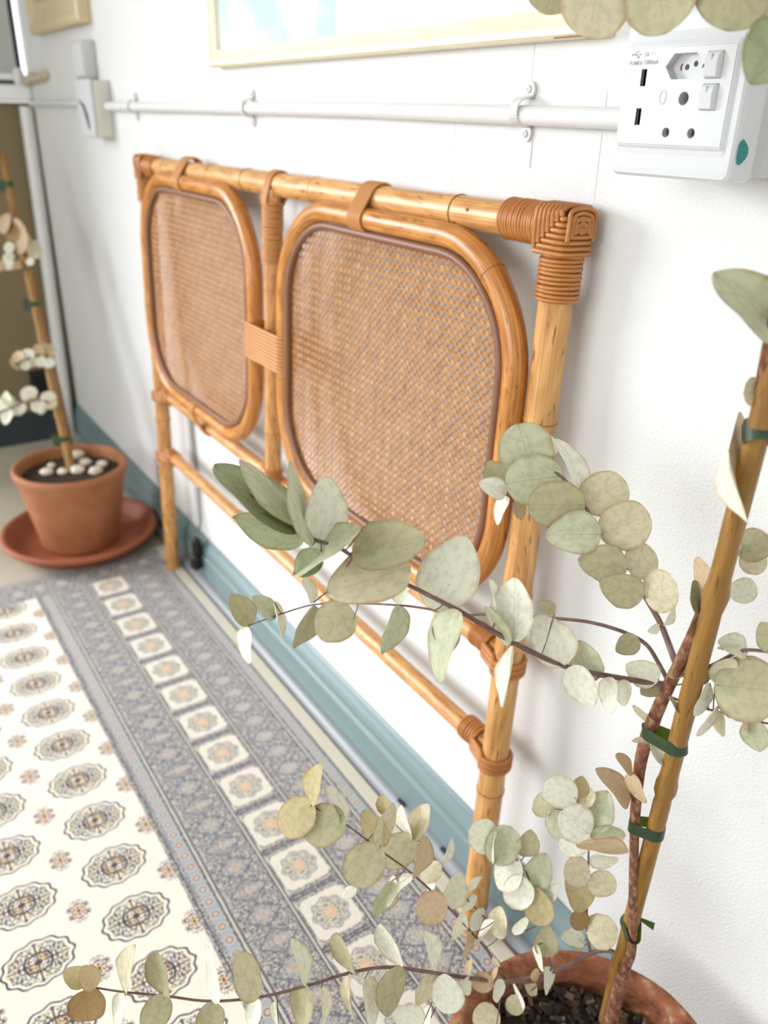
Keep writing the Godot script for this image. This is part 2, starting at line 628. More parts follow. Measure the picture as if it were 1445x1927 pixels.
# ---------------------------------------------------------------- the rug
func knot(ix: int, iy: int, sd: int) -> float:
	var h := ((ix + 77) * 374761393 + (iy + 131) * 668265263 + sd * 974711) & 0x7fffffff
	h = ((h ^ (h >> 13)) * 1274126177) & 0x7fffffff
	return float((h ^ (h >> 16)) & 1023) / 1023.0


const CREAM := Color(0.955, 0.925, 0.865)
const NAVY := Color(0.27, 0.28, 0.32)
const SLATE := Color(0.50, 0.52, 0.55)
const WINE := Color(0.47, 0.31, 0.30)
const SAND := Color(0.88, 0.80, 0.62)
const PALE := Color(0.84, 0.83, 0.78)
const CORAL := Color(0.86, 0.71, 0.61)


# One repeat of the field: an octagonal medallion in the middle, quarters of the small star at the corners.
func field_image() -> ImageTexture:
	var w := 234
	var h := 300
	var im := Image.create(w, h, false, Image.FORMAT_RGB8)
	for y in h:
		for x in w:
			var dx := (float(x) / w - 0.5) * 0.1172
			var dz := (float(y) / h - 0.5) * 0.15
			var k := knot(x / 3, y / 3, 1)
			var c := CREAM.darkened(0.035 * k)
			var ax := absf(dx)
			var az := absf(dz)
			var ang := atan2(az / 0.0535, ax / 0.0415)
			var r := sqrt(pow(ax / 0.0415, 2.0) + pow(az / 0.0535, 2.0)) / (1.0 + 0.04 * cos(ang * 12.0))
			# mirrored knot cells make the ornament symmetric
			var sx := int(ax * 1000.0 / 2.3)
			var sz := int(az * 1000.0 / 2.5)
			var q := knot(sx, sz, 5)
			if r < 1.0:
				if r > 0.93:
					c = NAVY
				elif r > 0.84:
					c = CREAM
				else:
					var quad := (dx > 0) == (dz > 0)
					c = Color(0.86, 0.86, 0.83) if quad else Color(0.87, 0.84, 0.73)
					if q < 0.20: c = NAVY
					elif q < 0.38: c = SAND
					elif q < 0.45: c = WINE.lightened(0.05)
					elif q < 0.62: c = SLATE.lightened(0.1)
					elif q < 0.76: c = CREAM
					var oct := maxf(ax / 0.017, az / 0.021) * 0.7 + (ax / 0.017 + az / 0.021) * 0.3
					if absf(oct - 1.0) < 0.09: c = NAVY
					elif oct < 0.9:
						c = CREAM if not quad else SAND
						if q < 0.22: c = WINE
						elif q < 0.38: c = NAVY
					if ax < 0.0011 or az < 0.0012:
						c = NAVY if r < 0.8 else c
			else:
				var cx := 0.0586 - ax
				var cz := 0.075 - az
				var d := sqrt(pow(cx / 0.019, 2.0) + pow(cz / 0.0155, 2.0))
				if d < 1.25:
					var q2 := knot(int(cx * 1000.0 / 2.0), int(cz * 1000.0 / 2.2), 9)
					if d < 0.5:
						c = WINE if q2 < 0.62 else SAND
					elif q2 < 0.36:
						c = WINE.lightened(0.1) if q2 < 0.2 else NAVY.lightened(0.15)
			im.set_pixel(x, y, c)
	im.generate_mipmaps()
	return ImageTexture.create_from_image(im)


# One repeat of the border, 0.109 m along; from the field (top of the image) to the selvage.
func border_image() -> ImageTexture:
	var w := 218
	var h := 720
	var im := Image.create(w, h, false, Image.FORMAT_RGB8)
	for y in h:
		var z := 0.435 - 0.36 * y / h              # the rug's own z across
		for x in w:
			var u := 0.109 * x / w
			var du := absf(u - 0.0545)
			var c := Color(0.52, 0.52, 0.52)
			var k := knot(x / 3, y / 3, 2)
			var sy := int(z * 1000.0 / 1.9)
			var q := knot(int(du * 1000.0 / 1.8), sy, 13)
			# ground of small figures
			if q < 0.36: c = NAVY.lightened(0.18)
			elif q < 0.60: c = Color(0.84, 0.81, 0.75)
			elif q < 0.68: c = WINE.lightened(0.15)
			elif q < 0.84: c = Color(0.60, 0.62, 0.65)
			else: c = Color(0.74, 0.72, 0.69)
			for zl in [0.428, 0.396, 0.388, 0.302, 0.296, 0.204, 0.198, 0.112, 0.104, 0.079]:
				if absf(z - zl) < 0.0014: c = NAVY.lightened(0.08)
			for zl in [0.392, 0.299, 0.201, 0.108]:
				if absf(z - zl) < 0.0016: c = Color(0.82, 0.80, 0.75)
			# dotted guard stripes
			for zc in [0.409, 0.091]:
				if absf(z - zc) < 0.010:
					var m := absf(fposmod(u, 0.02725) - 0.0136)
					var d := sqrt(m * m + (z - zc) * (z - zc))
					c = Color(0.68, 0.69, 0.70)
					if d < 0.0046: c = CORAL
					elif d < 0.0066: c = NAVY.lightened(0.2)
					elif d < 0.0085: c = Color(0.82, 0.81, 0.79)
			# wide stripes: diamonds
			for zc in [0.345, 0.155]:
				var dz := absf(z - zc)
				if dz < 0.036:
					var m2 := absf(fposmod(u + 0.027, 0.0545) - 0.02725)
					var e := m2 / 0.024 + dz / 0.033
					if absf(e - 1.0) < 0.07: c = NAVY.lightened(0.25)
					elif e < 0.42: c = Color(0.68, 0.56, 0.50) if q < 0.3 else Color(0.76, 0.74, 0.70)
					elif e < 0.92: c = c.lerp(Color(0.72, 0.72, 0.71), 0.35)
			# squares with a rosette
			if absf(z - 0.25) < 0.046:
				var dz2 := absf(z - 0.25)
				if absf(du - 0.0515) < 0.0014: c = NAVY.lightened(0.05)
				if du < 0.0415 and dz2 < 0.041 and du + dz2 < 0.074:
					c = CREAM.darkened(0.04 + 0.03 * k)
					var a := atan2(dz2, du)
					var r := sqrt(du * du + dz2 * dz2) / (1.0 + 0.07 * cos(a * 8.0))
					if r < 0.031 and r > 0.0285: c = SLATE.lightened(0.15)
					elif r <= 0.0275:
						c = Color(0.84, 0.82, 0.76)
						if q < 0.34: c = NAVY.lightened(0.28)
						elif q < 0.50: c = SAND
						if r < 0.011: c = CORAL if q > 0.35 else SAND
			im.set_pixel(x, y, c.darkened(0.05 * k))
	im.generate_mipmaps()
	return ImageTexture.create_from_image(im)


func rug_sheet(x0: float, x1: float, z0: float, z1: float, y: float, u0: float, u1: float, v0: float, v1: float, across := false) -> Mesh:
	var st := begin()
	var n := Vector3.UP
	if across:
		flat(st, Vector3(x0, y, z0), Vector3(x0, y, z1), Vector3(x1, y, z1), Vector3(x1, y, z0), n, Vector2(u0, v0), Vector2(u1, v0), Vector2(u1, v1), Vector2(u0, v1))
	else:
		flat(st, Vector3(x0, y, z0), Vector3(x1, y, z0), Vector3(x1, y, z1), Vector3(x0, y, z1), n, Vector2(u0, v0), Vector2(u1, v0), Vector2(u1, v1), Vector2(u0, v1))
	flat(st, Vector3(x0, 0.0005, z0), Vector3(x1, 0.0005, z0), Vector3(x1, 0.0005, z1), Vector3(x0, 0.0005, z1), -n)
	flat(st, Vector3(x0, 0.0005, z1), Vector3(x1, 0.0005, z1), Vector3(x1, y, z1), Vector3(x0, y, z1), Vector3(0, 0, 1))
	flat(st, Vector3(x0, 0.0005, z0), Vector3(x1, 0.0005, z0), Vector3(x1, y, z0), Vector3(x0, y, z0), Vector3(0, 0, -1))
	flat(st, Vector3(x0, 0.0005, z0), Vector3(x0, 0.0005, z1), Vector3(x0, y, z1), Vector3(x0, y, z0), Vector3(-1, 0, 0))
	flat(st, Vector3(x1, 0.0005, z0), Vector3(x1, 0.0005, z1), Vector3(x1, y, z1), Vector3(x1, y, z0), Vector3(1, 0, 0))
	return st.commit()


func rug():
	var r := thing("rug", "cream rug with rows of octagonal medallions and a grey patterned border", "rug")
	var fm := textured(field_image(), Color.WHITE, 0.95)
	var bm := textured(border_image(), Color.WHITE, 0.95)
	var weave := noise_tex(0.25, 256, 256, [], 2, 61)
	for m in [fm, bm]:
		m.rim_enabled = true
		m.rim = 0.12
	var x0 := -0.03
	var x1 := 2.9
	# medallion centres at x = 1.0468 + 0.1172 k, z = 0.517 + 0.15 k
	put("field", rug_sheet(x0, x1, 0.435, 1.635, 0.008, (x0 - 1.0468) / 0.1172 + 0.5, (x1 - 1.0468) / 0.1172 + 0.5, (0.435 - 0.517) / 0.15 + 0.5, (1.635 - 0.517) / 0.15 + 0.5), fm, r)
	# squares centred at x = 1.097 + 0.109 k
	put("border", rug_sheet(x0, x1, 0.075, 0.435, 0.008, (x0 - 1.2068) / 0.109 + 0.5, (x1 - 1.2068) / 0.109 + 0.5, 1.0, 0.0), bm, r)
	put("border", rug_sheet(x0, x1, 1.635, 1.995, 0.008, (x0 - 1.2068) / 0.109 + 0.5, (x1 - 1.2068) / 0.109 + 0.5, 0.0, 1.0), bm, r)
	var em := bm.duplicate()
	put("border", rug_sheet(-0.15, x0, 0.075, 1.995, 0.008, 0.0, 17.0, 0.98, 0.65, true), em, r)
	var sv := mat(Color(0.82, 0.79, 0.72), 0.95)
	put("selvage", boxmesh(Vector3((x1 - 0.15) / 2.0, 0.0042, 0.060), Vector3(x1 + 0.15, 0.0074, 0.030), 0.003), sv, r)
	put("selvage", boxmesh(Vector3((x1 - 0.15) / 2.0, 0.0042, 2.01), Vector3(x1 + 0.15, 0.0074, 0.030), 0.003), sv, r)


# ---------------------------------------------------------------- the headboard
func rounded(cx: float, cy: float, a: float, b: float, r: float, z: float, n := 14) -> Array:
	var out := []
	for q in 4:
		var sx: float = [1, -1, -1, 1][q]
		var sy: float = [1, 1, -1, -1][q]
		for i in n + 1:
			var t := PI / 2 * (q + float(i) / n)
			out.append(Vector3(cx + sx * (a - r) + cos(t) * r, cy + sy * (b - r) + sin(t) * r, z))
	# split the straight runs so that the grain follows
	var fine := []
	for i in out.size():
		var p: Vector3 = out[i]
		var p2: Vector3 = out[(i + 1) % out.size()]
		fine.append(p)
		var k := int(p.distance_to(p2) / 0.03)
		for j in range(1, k):
			fine.append(p.lerp(p2, float(j) / k))
	return fine


func in_rounded(x: float, y: float, a: float, b: float, r: float) -> bool:
	var dx := absf(x) - (a - r)
	var dy := absf(y) - (b - r)
	if dx <= 0.0: return absf(y) <= b
	if dy <= 0.0: return absf(x) <= a
	return dx * dx + dy * dy <= r * r


# A pole with the slight swellings of its nodes.
func pole(p0: Vector3, p1: Vector3, r: float, nodes: Array, m: Material, called: String, parent: Node, r1 := -1.0) -> MeshInstance3D:
	var n := 90
	var pts := []
	var rad := []
	var l := p0.distance_to(p1)
	if r1 < 0.0: r1 = r
	for i in n + 1:
		var t := float(i) / n
		pts.append(p0.lerp(p1, t))
		var rr := lerpf(r, r1, t) * (1.0 + 0.012 * sin(t * 17.0 + r * 900.0))
		for k in nodes:
			var d: float = (t - k) * l
			rr += 0.0012 * exp(-pow(d / 0.007, 2.0))
		rad.append(rr)
	var o := put(called, tubemesh(pts, rad, 22), m, parent)
	var st := begin()
	for k in nodes:
		tube(st, circle(p0.lerp(p1, k), (p1 - p0).normalized(), lerpf(r, r1, k) + 0.00115, 26), 0.0006, 5, true)
	if nodes.size():
		put("node_ring", st.commit(), M.node, o)
	return o


# Turns of a rattan strand side by side round a pole.
func winding(called: String, c0: Vector3, c1: Vector3, r: float, turns: int, m: Material, parent: Node, flatten := 0.85):
	var ax := (c1 - c0).normalized()
	var step := c0.distance_to(c1) / turns
	put("winding_gap_shade", tubemesh([c0, c1], r + step * 0.06, 22), M.node, parent)  # dark sleeve, painted shade for the gaps between turns
	for i in turns:
		var c := c0 + ax * step * (i + 0.5)
		var tilt := (ax + Vector3(rng.randf_range(-0.03, 0.03), rng.randf_range(-0.03, 0.03), rng.randf_range(-0.03, 0.03))).normalized()
		var st := begin()
		tube(st, circle(c, tilt, r + step * 0.28 + rng.randf_range(-0.0004, 0.0004), 30), step * 0.52, 8, true)
		put(called, st.commit(), m, parent)


# The loop of a strap drawn tight round two round poles (centres and radii in a plane).
func hull(c1: Vector2, r1: float, c2: Vector2, r2: float, n := 14) -> Array:
	var d := c2 - c1
	var base := d.angle()
	var off := acos(clampf((r1 - r2) / d.length(), -1.0, 1.0))
	var out := []
	for k in n + 1:
		var a := base + off + (TAU - 2.0 * off) * k / n
		out.append(c1 + Vector2(cos(a), sin(a)) * r1)
	for k in n + 1:
		var a := base - off + 2.0 * off * k / n
		out.append(c2 + Vector2(cos(a), sin(a)) * r2)
	# even out the long straight runs
	var fine := []
	for i in out.size():
		var p: Vector2 = out[i]
		var q: Vector2 = out[(i + 1) % out.size()]
		fine.append(p)
		var m := int(p.distance_to(q) / 0.008)
		for t in range(1, m):
			fine.append(p.lerp(q, float(t) / m))
	return fine


# A flat band of parallel splits round two rails: loops in the (y, z) plane, side by side along x.
func band(x: float, c1: Vector2, r1: float, c2: Vector2, r2: float, width: float, m: Material, parent: Node, strands := 7):
	var sw := width / strands
	for s in strands:
		var pts := []
		for p in hull(c1, r1 + 0.0016, c2, r2 + 0.0016):
			pts.append(Vector3(x - width / 2.0 + sw * (s + 0.5), p.x, p.y))
		var st := begin()
		tube(st, pts, sw * 0.47, 6, true)
		put("wrap_strand", st.commit(), m, parent)


func cane_strand(st: SurfaceTool, pts: Array, w: float):
	# a half-round strip: two faces to the front, one at the back
	for i in pts.size() - 1:
		var a: Vector3 = pts[i]
		var b: Vector3 = pts[i + 1]
		var t := (b - a).normalized()
		var s := t.cross(Vector3(0, 0, 1)).normalized() * (w / 2.0)
		var up := Vector3(0, 0, w * 0.30)
		var n1 := (s.normalized() * 0.6 + Vector3(0, 0, 1)).normalized()
		var n2 := (-s.normalized() * 0.6 + Vector3(0, 0, 1)).normalized()
		var va := a.x * 0.37 + a.y
		var uu := a.x * 7.3 - a.y * 6.1
		flat(st, a + s, b + s, b + up, a + up, n1, Vector2(uu, va), Vector2(uu, va + 0.01), Vector2(uu + 0.06, va + 0.01), Vector2(uu + 0.06, va))
		flat(st, a - s, b - s, b + up, a + up, n2, Vector2(uu + 0.1, va), Vector2(uu + 0.1, va + 0.01), Vector2(uu + 0.06, va + 0.01), Vector2(uu + 0.06, va))
		flat(st, a + s, b + s, b - s, a - s, Vector3(0, 0, -1), Vector2(uu, va), Vector2(uu, va + 0.01), Vector2(uu + 0.1, va + 0.01), Vector2(uu + 0.1, va))


func cane_panel(cx: float, cy: float, z: float, a: float, b: float, r: float, parent: Node):
	var st := begin()
	var p := 0.0123
	var nx := int(a / p) + 1
	var ny := int(b / p) + 1
	for fam in 4:
		var lo := -(nx + ny) if fam > 1 else -(nx if fam == 0 else ny)
		for k in range(lo, -lo + 1):
			for side in ([-1, 1] if fam < 2 else [0]):
				var run := []
				st.set_color(Color(1, 1, 1) if fam < 2 else Color(0.86, 0.72, 0.58))
				var count := (ny if fam == 0 else (nx if fam == 1 else nx + ny)) * 2
				for i in range(-count, count + 1):
					var s: float = i * p / 2.0
					var x := 0.0
					var y := 0.0
					var zz := 0.0
					if fam == 0:
						x = k * p + side * 0.00125
						y = s
						zz = 0.0004 * cos(PI * s / p)
					elif fam == 1:
						x = s
						y = k * p + side * 0.00125
						zz = -0.0004 * cos(PI * s / p)
					elif fam == 2:
						x = s
						y = s + (k + 0.5) * p
						zz = 0.0011 + (0.0008 if i % 2 == 0 else -0.0008)
					else:
						x = s
						y = -s + (k + 0.5) * p
						zz = 0.0013 + (-0.0006 if i % 2 == 0 else 0.0006)
					if in_rounded(x, y, a, b, r):
						run.append(Vector3(cx + x, cy + y, z + zz))
					elif run.size() > 1:
						cane_strand(st, run, 0.0017 if fam < 2 else 0.0020)
						run = []
					else:
						run = []
				if run.size() > 1:
					cane_strand(st, run, 0.0017 if fam < 2 else 0.0020)
	var o := put("cane_webbing", st.commit(), M.cane, parent)
	o.set_meta("kind", "stuff")
	o.set_meta("label", "woven cane webbing with octagonal holes")


func headboard():
	var h := thing("rattan_headboard", "rattan bed headboard with two rounded cane panels leaning on the white wall", "headboard", Vector3(0, 0.009, 0.071))
	h.rotation.x = -0.0338
	var w := 1.35
	var top := 1.0626
	var r := 0.0185
	pole(Vector3(0, 0.0, 0), Vector3(0, top - 0.012, 0), r, [0.16, 0.42, 0.74], M.pole, "post", h)
	pole(Vector3(w, 0.0, 0), Vector3(w, top - 0.004, 0), r + 0.0006, [0.05, 0.27, 0.58, 0.80], M.pole_pale, "post", h)
	pole(Vector3(-0.012, top - 0.011, 0), Vector3(w + 0.012, top, 0), r + 0.0005, [0.12, 0.30, 0.415, 0.60, 0.86], M.pole_pale, "top_rail", h)
	pole(Vector3(0.01, 0.516, -0.004), Vector3(w - 0.01, 0.510, -0.004), 0.0145, [0.18, 0.45, 0.7], M.pole, "middle_rail", h)
	pole(Vector3(0.01, 0.352, -0.004), Vector3(w - 0.01, 0.347, -0.004), 0.0145, [0.34, 0.66], M.pole, "bottom_rail", h)
	pole(Vector3(0.675, 0.50, 0.0145), Vector3(0.675, top - 0.012, 0.010), 0.0155, [0.22, 0.7], M.pole, "centre_post", h)
	# corner dowels: dark nail hole in the top rail
	var nh := begin()
	tube(nh, [Vector3(1.205, top + 0.004, 0.0185), Vector3(1.205, top + 0.004, 0.0194)], 0.0022, 10)
	put("nail", nh.commit(), M.node, h)
	for c in [[0.325, "panel_ring"], [1.029, "panel_ring"]]:
		var cx: float = c[0]
		var cy := 0.797
		var path := rounded(cx, cy, 0.292, 0.2375, 0.150, 0.020)
		var rad := []
		for i in path.size():
			var s := 0.0152
			for k in [8, 41, 66]:
				s += 0.0010 * exp(-pow((i - k) / 0.7, 2.0))
			rad.append(s)
		var st := begin()
		tube(st, path, rad, 20, true)
		var ring := put("panel_ring", st.commit(), M.ring, h)
		var ns := begin()
		for k in [8, 41, 66]:
			if k < path.size() - 1:
				tube(ns, circle(path[k], (path[k + 1] - path[k - 1]).normalized(), 0.0160, 24), 0.0006, 5, true)
		put("node_ring", ns.commit(), M.node, ring)
		var bd := begin()
		tube(bd, rounded(cx, cy, 0.2715, 0.217, 0.1310, 0.0255), 0.0058, 12, true)
		put("bead", bd.commit(), M.bead, ring)
		cane_panel(cx, cy, 0.0185, 0.273, 0.2185, 0.131, ring)
		# broad wraps holding the ring to the rails above and below
		band(cx - 0.05 + (0.0 if cx > 0.5 else 0.005), Vector2(top - 0.002, 0), 0.0190, Vector2(1.0345, 0.020), 0.0155, 0.036, M.band, h)
		band(cx - 0.02, Vector2(0.513, -0.004), 0.0148, Vector2(0.5595, 0.020), 0.0155, 0.030, M.band, h, 6)
	# the flat wrap round the centre post and both rings
	for s in 10:
		var yy := 0.757 + 0.0066 * s
		var pts := []
		for q in hull(Vector2(0.617, 0.020), 0.0172, Vector2(0.737, 0.020), 0.0172):
			pts.append(Vector3(q.x, yy, q.y))
		var st := begin()
		tube(st, pts, 0.0031, 6, true)
		put("wrap_strand", st.commit(), M.band, h)
	# centre post strapped over the top rail
	band(0.675, Vector2(top - 0.004, 0), 0.0188, Vector2(top - 0.030, 0.011), 0.0150, 0.022, M.band, h, 5)
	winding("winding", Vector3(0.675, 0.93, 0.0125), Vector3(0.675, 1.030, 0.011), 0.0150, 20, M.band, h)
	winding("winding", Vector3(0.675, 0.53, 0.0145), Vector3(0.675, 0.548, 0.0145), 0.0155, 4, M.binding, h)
	# rails bound to the posts: turns on the rail, then strands round the post
	for y in [0.513, 0.3495]:
		for e in [0, 1]:
			var px: float = w if e else 0.0
			var sg := -1.0 if e else 1.0
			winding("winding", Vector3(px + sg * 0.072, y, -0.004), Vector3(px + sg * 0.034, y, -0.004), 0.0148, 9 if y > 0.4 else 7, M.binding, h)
			for k in 3:
				var yo := -0.0105 + 0.0082 * k
				var st := begin()
				var loop := []
				for i in 36:
					var a := TAU * i / 36
					loop.append(Vector3(px - sg * 0.0215 * cos(a) + (sg * 0.022 if cos(a) < -0.6 else 0.0), y + yo - (0.006 if cos(a) > -0.3 else 0.0), 0.0225 * sin(a) * (1.0 if cos(a) > -0.6 else 0.75)))
				tube(st, loop, 0.0040, 8, true)
				put("binding_strand", st.commit(), M.binding, h)
	# corner bindings
	for e in [0, 1]:
		corner(w if e else 0.0, 1.0 if e else -1.0, top if e else top - 0.011, h)


# The mitred winding over a top corner: turns round the rail, turns round the post, nested straps where they meet.
func corner(px: float, sg: float, y: float, parent: Node):
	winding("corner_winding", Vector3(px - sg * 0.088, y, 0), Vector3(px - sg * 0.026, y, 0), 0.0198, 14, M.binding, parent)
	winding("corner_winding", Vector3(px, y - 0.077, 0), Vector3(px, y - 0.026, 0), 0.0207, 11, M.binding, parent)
	var r := 0.0215
	var n := 7
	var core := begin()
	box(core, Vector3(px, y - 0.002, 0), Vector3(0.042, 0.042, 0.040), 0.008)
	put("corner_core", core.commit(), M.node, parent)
	for k in n:
		var t := (k + 0.5) / n
		var xx := px + sg * lerpf(-r - 0.004, r - 0.004, t)       # uprights, from the rail outwards
		var ym := y + lerpf(-r - 0.004, r - 0.006, t)             # where they meet the turns of the post
		var st := begin()
		var pts := []
		var front := [Vector3(xx, ym, r), Vector3(xx, lerpf(ym, y + r, 0.6), r + 0.0012), Vector3(xx, y + r - 0.005, r), Vector3(xx, y + r - 0.001, r - 0.004), Vector3(xx, y + r + 0.0008, 0)]
		for p in front:
			pts.append(p)
		for i in range(3, -1, -1):
			pts.append(Vector3(front[i].x, front[i].y, -front[i].z))
		tube(st, pts, 0.0029, 7)
		put("corner_strap", st.commit(), M.binding, parent)
		# turn of the post: front face, end face, back face
		var st2 := begin()
		var y2 := ym - 0.003
		tube(st2, [Vector3(xx, y2, r), Vector3(lerpf(xx, px + sg * r, 0.6), y2, r + 0.001), Vector3(px + sg * (r - 0.004), y2, r - 0.001), Vector3(px + sg * r, y2, r - 0.006), Vector3(px + sg * (r + 0.001), y2, 0), Vector3(px + sg * r, y2, -r + 0.006), Vector3(px + sg * (r - 0.004), y2, -r + 0.001), Vector3(xx, y2, -r)], 0.0029, 7)
		put("corner_strap", st2.commit(), M.binding, parent)
	# the end of the corner: straps nested one inside the other
	for j in 5:
		var w := 0.0185 - j * 0.0043
		var yt := y + r - 0.001 - j * 0.0048
		var yb := y - 0.012 + j * 0.0035
		var ex := px + sg * (r + 0.0012 + j * 0.0003)
		var st3 := begin()
		var arc := [Vector3(ex, yb, -w), Vector3(ex, yt - 0.006, -w)]
		for i in range(1, 8):
			var a := PI * i / 8
			arc.append(Vector3(ex - sg * 0.0012 * sin(a), yt - 0.006 + 0.006 * sin(a), -w * cos(a)))
		arc.append(Vector3(ex, yt - 0.006, w))
		arc.append(Vector3(ex, yb, w))
		tube(st3, arc, 0.0025, 7)
		put("corner_strap", st3.commit(), M.binding, parent)


# ---------------------------------------------------------------- pictures on the wall
func picture_frame(called: String, label: String, x0: float, x1: float, y0: float, y1: float, rail: float, deep: float, m: Material, art: Material, shape: Array):
	var f := thing(called, label, "picture frame", Vector3((x0 + x1) / 2.0, y0, 0.0))
	var hw := (x1 - x0) / 2.0
	var hh := y1 - y0
	# mitred moulding: profile (across, out) from the outer edge inwards
	for side in 4:
		var st := begin()
		var cs := [Vector2(-hw, 0), Vector2(hw, 0), Vector2(hw, hh), Vector2(-hw, hh)]
		var a: Vector2 = cs[side]
		var b: Vector2 = cs[(side + 1) % 4]
		var t := (b - a).normalized()
		var inn := Vector2(-t.y, t.x)
		for i in shape.size() - 1:
			var p: Vector2 = shape[i]
			var q: Vector2 = shape[i + 1]
			var pts := []
			for w in [[a, p, 1], [b, p, -1], [b, q, -1], [a, q, 1]]:
				var o: Vector2 = w[0] + inn * w[1].x * rail + t * w[2] * w[1].x * rail
				pts.append(Vector3(o.x, o.y, w[1].y * deep + 0.0005))
			var n: Vector3 = (pts[1] - pts[0]).cross(pts[3] - pts[0]).normalized()
			var vv := float(i) / shape.size()
			var l := a.distance_to(b)
			flat(st, pts[0], pts[1], pts[2], pts[3], n, Vector2(0, vv), Vector2(l, vv), Vector2(l, vv + 0.2), Vector2(0, vv + 0.2))
		put("frame_rail", st.commit(), m, f)
	put("print", boxmesh(Vector3(0, hh / 2.0, 0.006), Vector3(hw * 2.0 - rail * 1.4, hh - rail * 1.4, 0.008)), art, f)
	put("glass", boxmesh(Vector3(0, hh / 2.0, deep * 0.55), Vector3(hw * 2.0 - rail * 1.5, hh - rail * 1.5, 0.002)), M.glass, f)
	return f


func frames():
	# pale washed print: soft blocks of white, grey and sea green
	var s := 192
	var im := Image.create(s, s, false, Image.FORMAT_RGB8)
	var n := FastNoiseLite.new()
	n.seed = 4
	n.frequency = 0.018
	n.fractal_octaves = 3
	for y in s:
		for x in s:
			var v := n.get_noise_2d(x, y * 1.6)
			var g := n.get_noise_2d(x * 1.3 + 500.0, y * 1.8)
			var c := Color(0.93, 0.955, 0.955).lerp(Color(0.70, 0.85, 0.86), clampf(v * 2.2 + 0.25, 0.0, 0.8))
			if g > 0.22: c = c.lerp(Color(0.90, 0.80, 0.78), 0.35)
			if (x % 11) < 1: c = c.darkened(0.04)
			im.set_pixel(x, y, c)
	var art := textured(ImageTexture.create_from_image(im), Color.WHITE, 0.6, Vector3(1.2, 1.2, 1))
	art.uv1_triplanar = true
	var sh := [Vector2(0, 0), Vector2(0, 0.8), Vector2(0.12, 1.0), Vector2(0.38, 0.97), Vector2(0.45, 0.85), Vector2(0.62, 0.9), Vector2(0.9, 0.78), Vector2(1.0, 0.7), Vector2(1.0, 0.3)]
	var f = picture_frame("picture_frame", "large cream and gold picture frame with a pale print above the conduit", 0.378, 1.352, 1.248, 1.95, 0.027, 0.024, M.cream_gold, art, sh)
	var ch := begin()
	box(ch, Vector3(0.4795, 0.004, 0.0215), Vector3(0.012, 0.006, 0.004), 0.001)
	box(ch, Vector3(0.4450, 0.001, 0.020), Vector3(0.040, 0.0016, 0.004))
	put("chipped_corner", ch.commit(), M.node, f)
	var art2 := mat(Color(0.60, 0.63, 0.66), 0.5)
	picture_frame("picture_frame", "small picture frame with wide pale gold moulding near the window corner", -0.965, -0.425, 1.372, 1.95, 0.075, 0.034, M.gold_wood, art2, [Vector2(0, 0), Vector2(0, 0.9), Vector2(0.1, 1.0), Vector2(0.25, 1.0), Vector2(0.5, 0.75), Vector2(0.85, 0.6), Vector2(1.0, 0.65), Vector2(1.0, 0.2)])


# ---------------------------------------------------------------- surface wiring
func saddle(x: float, y: float, label: String):
	var s := thing("pipe_saddle", label, "pipe clip", Vector3(x, y, 0.0))
	# strap over the pipe
	var st := begin()
	var r := 0.0122
	var pts := []
	pts.append(Vector2(-0.0155, 0.0022))
	for i in 13:
		var a := PI - PI * i / 12
		pts.append(Vector2(-r * cos(PI - a) * -1.0 if false else r * cos(a), 0.013 + r * sin(a) * 0.95))
	pts.append(Vector2(0.0155, 0.0022))
	for i in pts.size() - 1:
		var p: Vector2 = pts[i]
		var q: Vector2 = pts[i + 1]
		var nn := Vector3(0, q.x - p.x, 0)
		var t := Vector3(0, q.x - p.x, q.y - p.y).normalized()
		var n := Vector3(0, -t.z, t.y)
		if n.z < -0.01 or (absf(n.z) <= 0.01 and n.y * (p.x + q.x) < 0.0): n = -n
		var o := n * 0.0018
		for e in [-1.0, 1.0]:
			pass
		var a0 := Vector3(-0.0065, p.x, p.y)
		var a1 := Vector3(0.0065, p.x, p.y)
		var b0 := Vector3(-0.0065, q.x, q.y)
		var b1 := Vector3(0.0065, q.x, q.y)
		flat(st, a0 + o, a1 + o, b1 + o, b0 + o, n)
		flat(st, a1, b1, b1 + o, a1 + o, Vector3(1, 0, 0))
		flat(st, a0, b0, b0 + o, a0 + o, Vector3(-1, 0, 0))
	# rounded ears
	for e in [-1.0, 1.0]:
		for k in 18:
			var a0 := TAU * k / 18
			var a1 := TAU * (k + 1) / 18
			var c := Vector3(0, e * 0.0215, 0.0042)
			var p := c + Vector3(cos(a0) * 0.0078, sin(a0) * 0.0090, 0)
			var q := c + Vector3(cos(a1) * 0.0078, sin(a1) * 0.0090, 0)
			tri(st, c, p, q, Vector3(0, 0, 1), Vector3(0, 0, 1), Vector3(0, 0, 1))
			var nn := Vector3(cos(a0), sin(a0), 0)
			flat(st, p, q, Vector3(q.x, q.y, 0.0), Vector3(p.x, p.y, 0.0), nn)
	put("strap", st.commit(), M.conduit, s)
	for e in [-1.0, 1.0]:
		var sc := begin()
		lathe(sc, Vector3.ZERO, [Vector2(0.0045, 0), Vector2(0.0042, 0.0014), Vector2(0.003, 0.0024), Vector2(0.0011, 0.0026), Vector2(0.0009, 0.0012), Vector2(0.0, 0.0012)], 18)
		var o := put("screw", sc.commit(), M.plastic_dull, s)
		o.position = Vector3(0, e * 0.0225, 0.0042)
		o.rotation.x = PI / 2


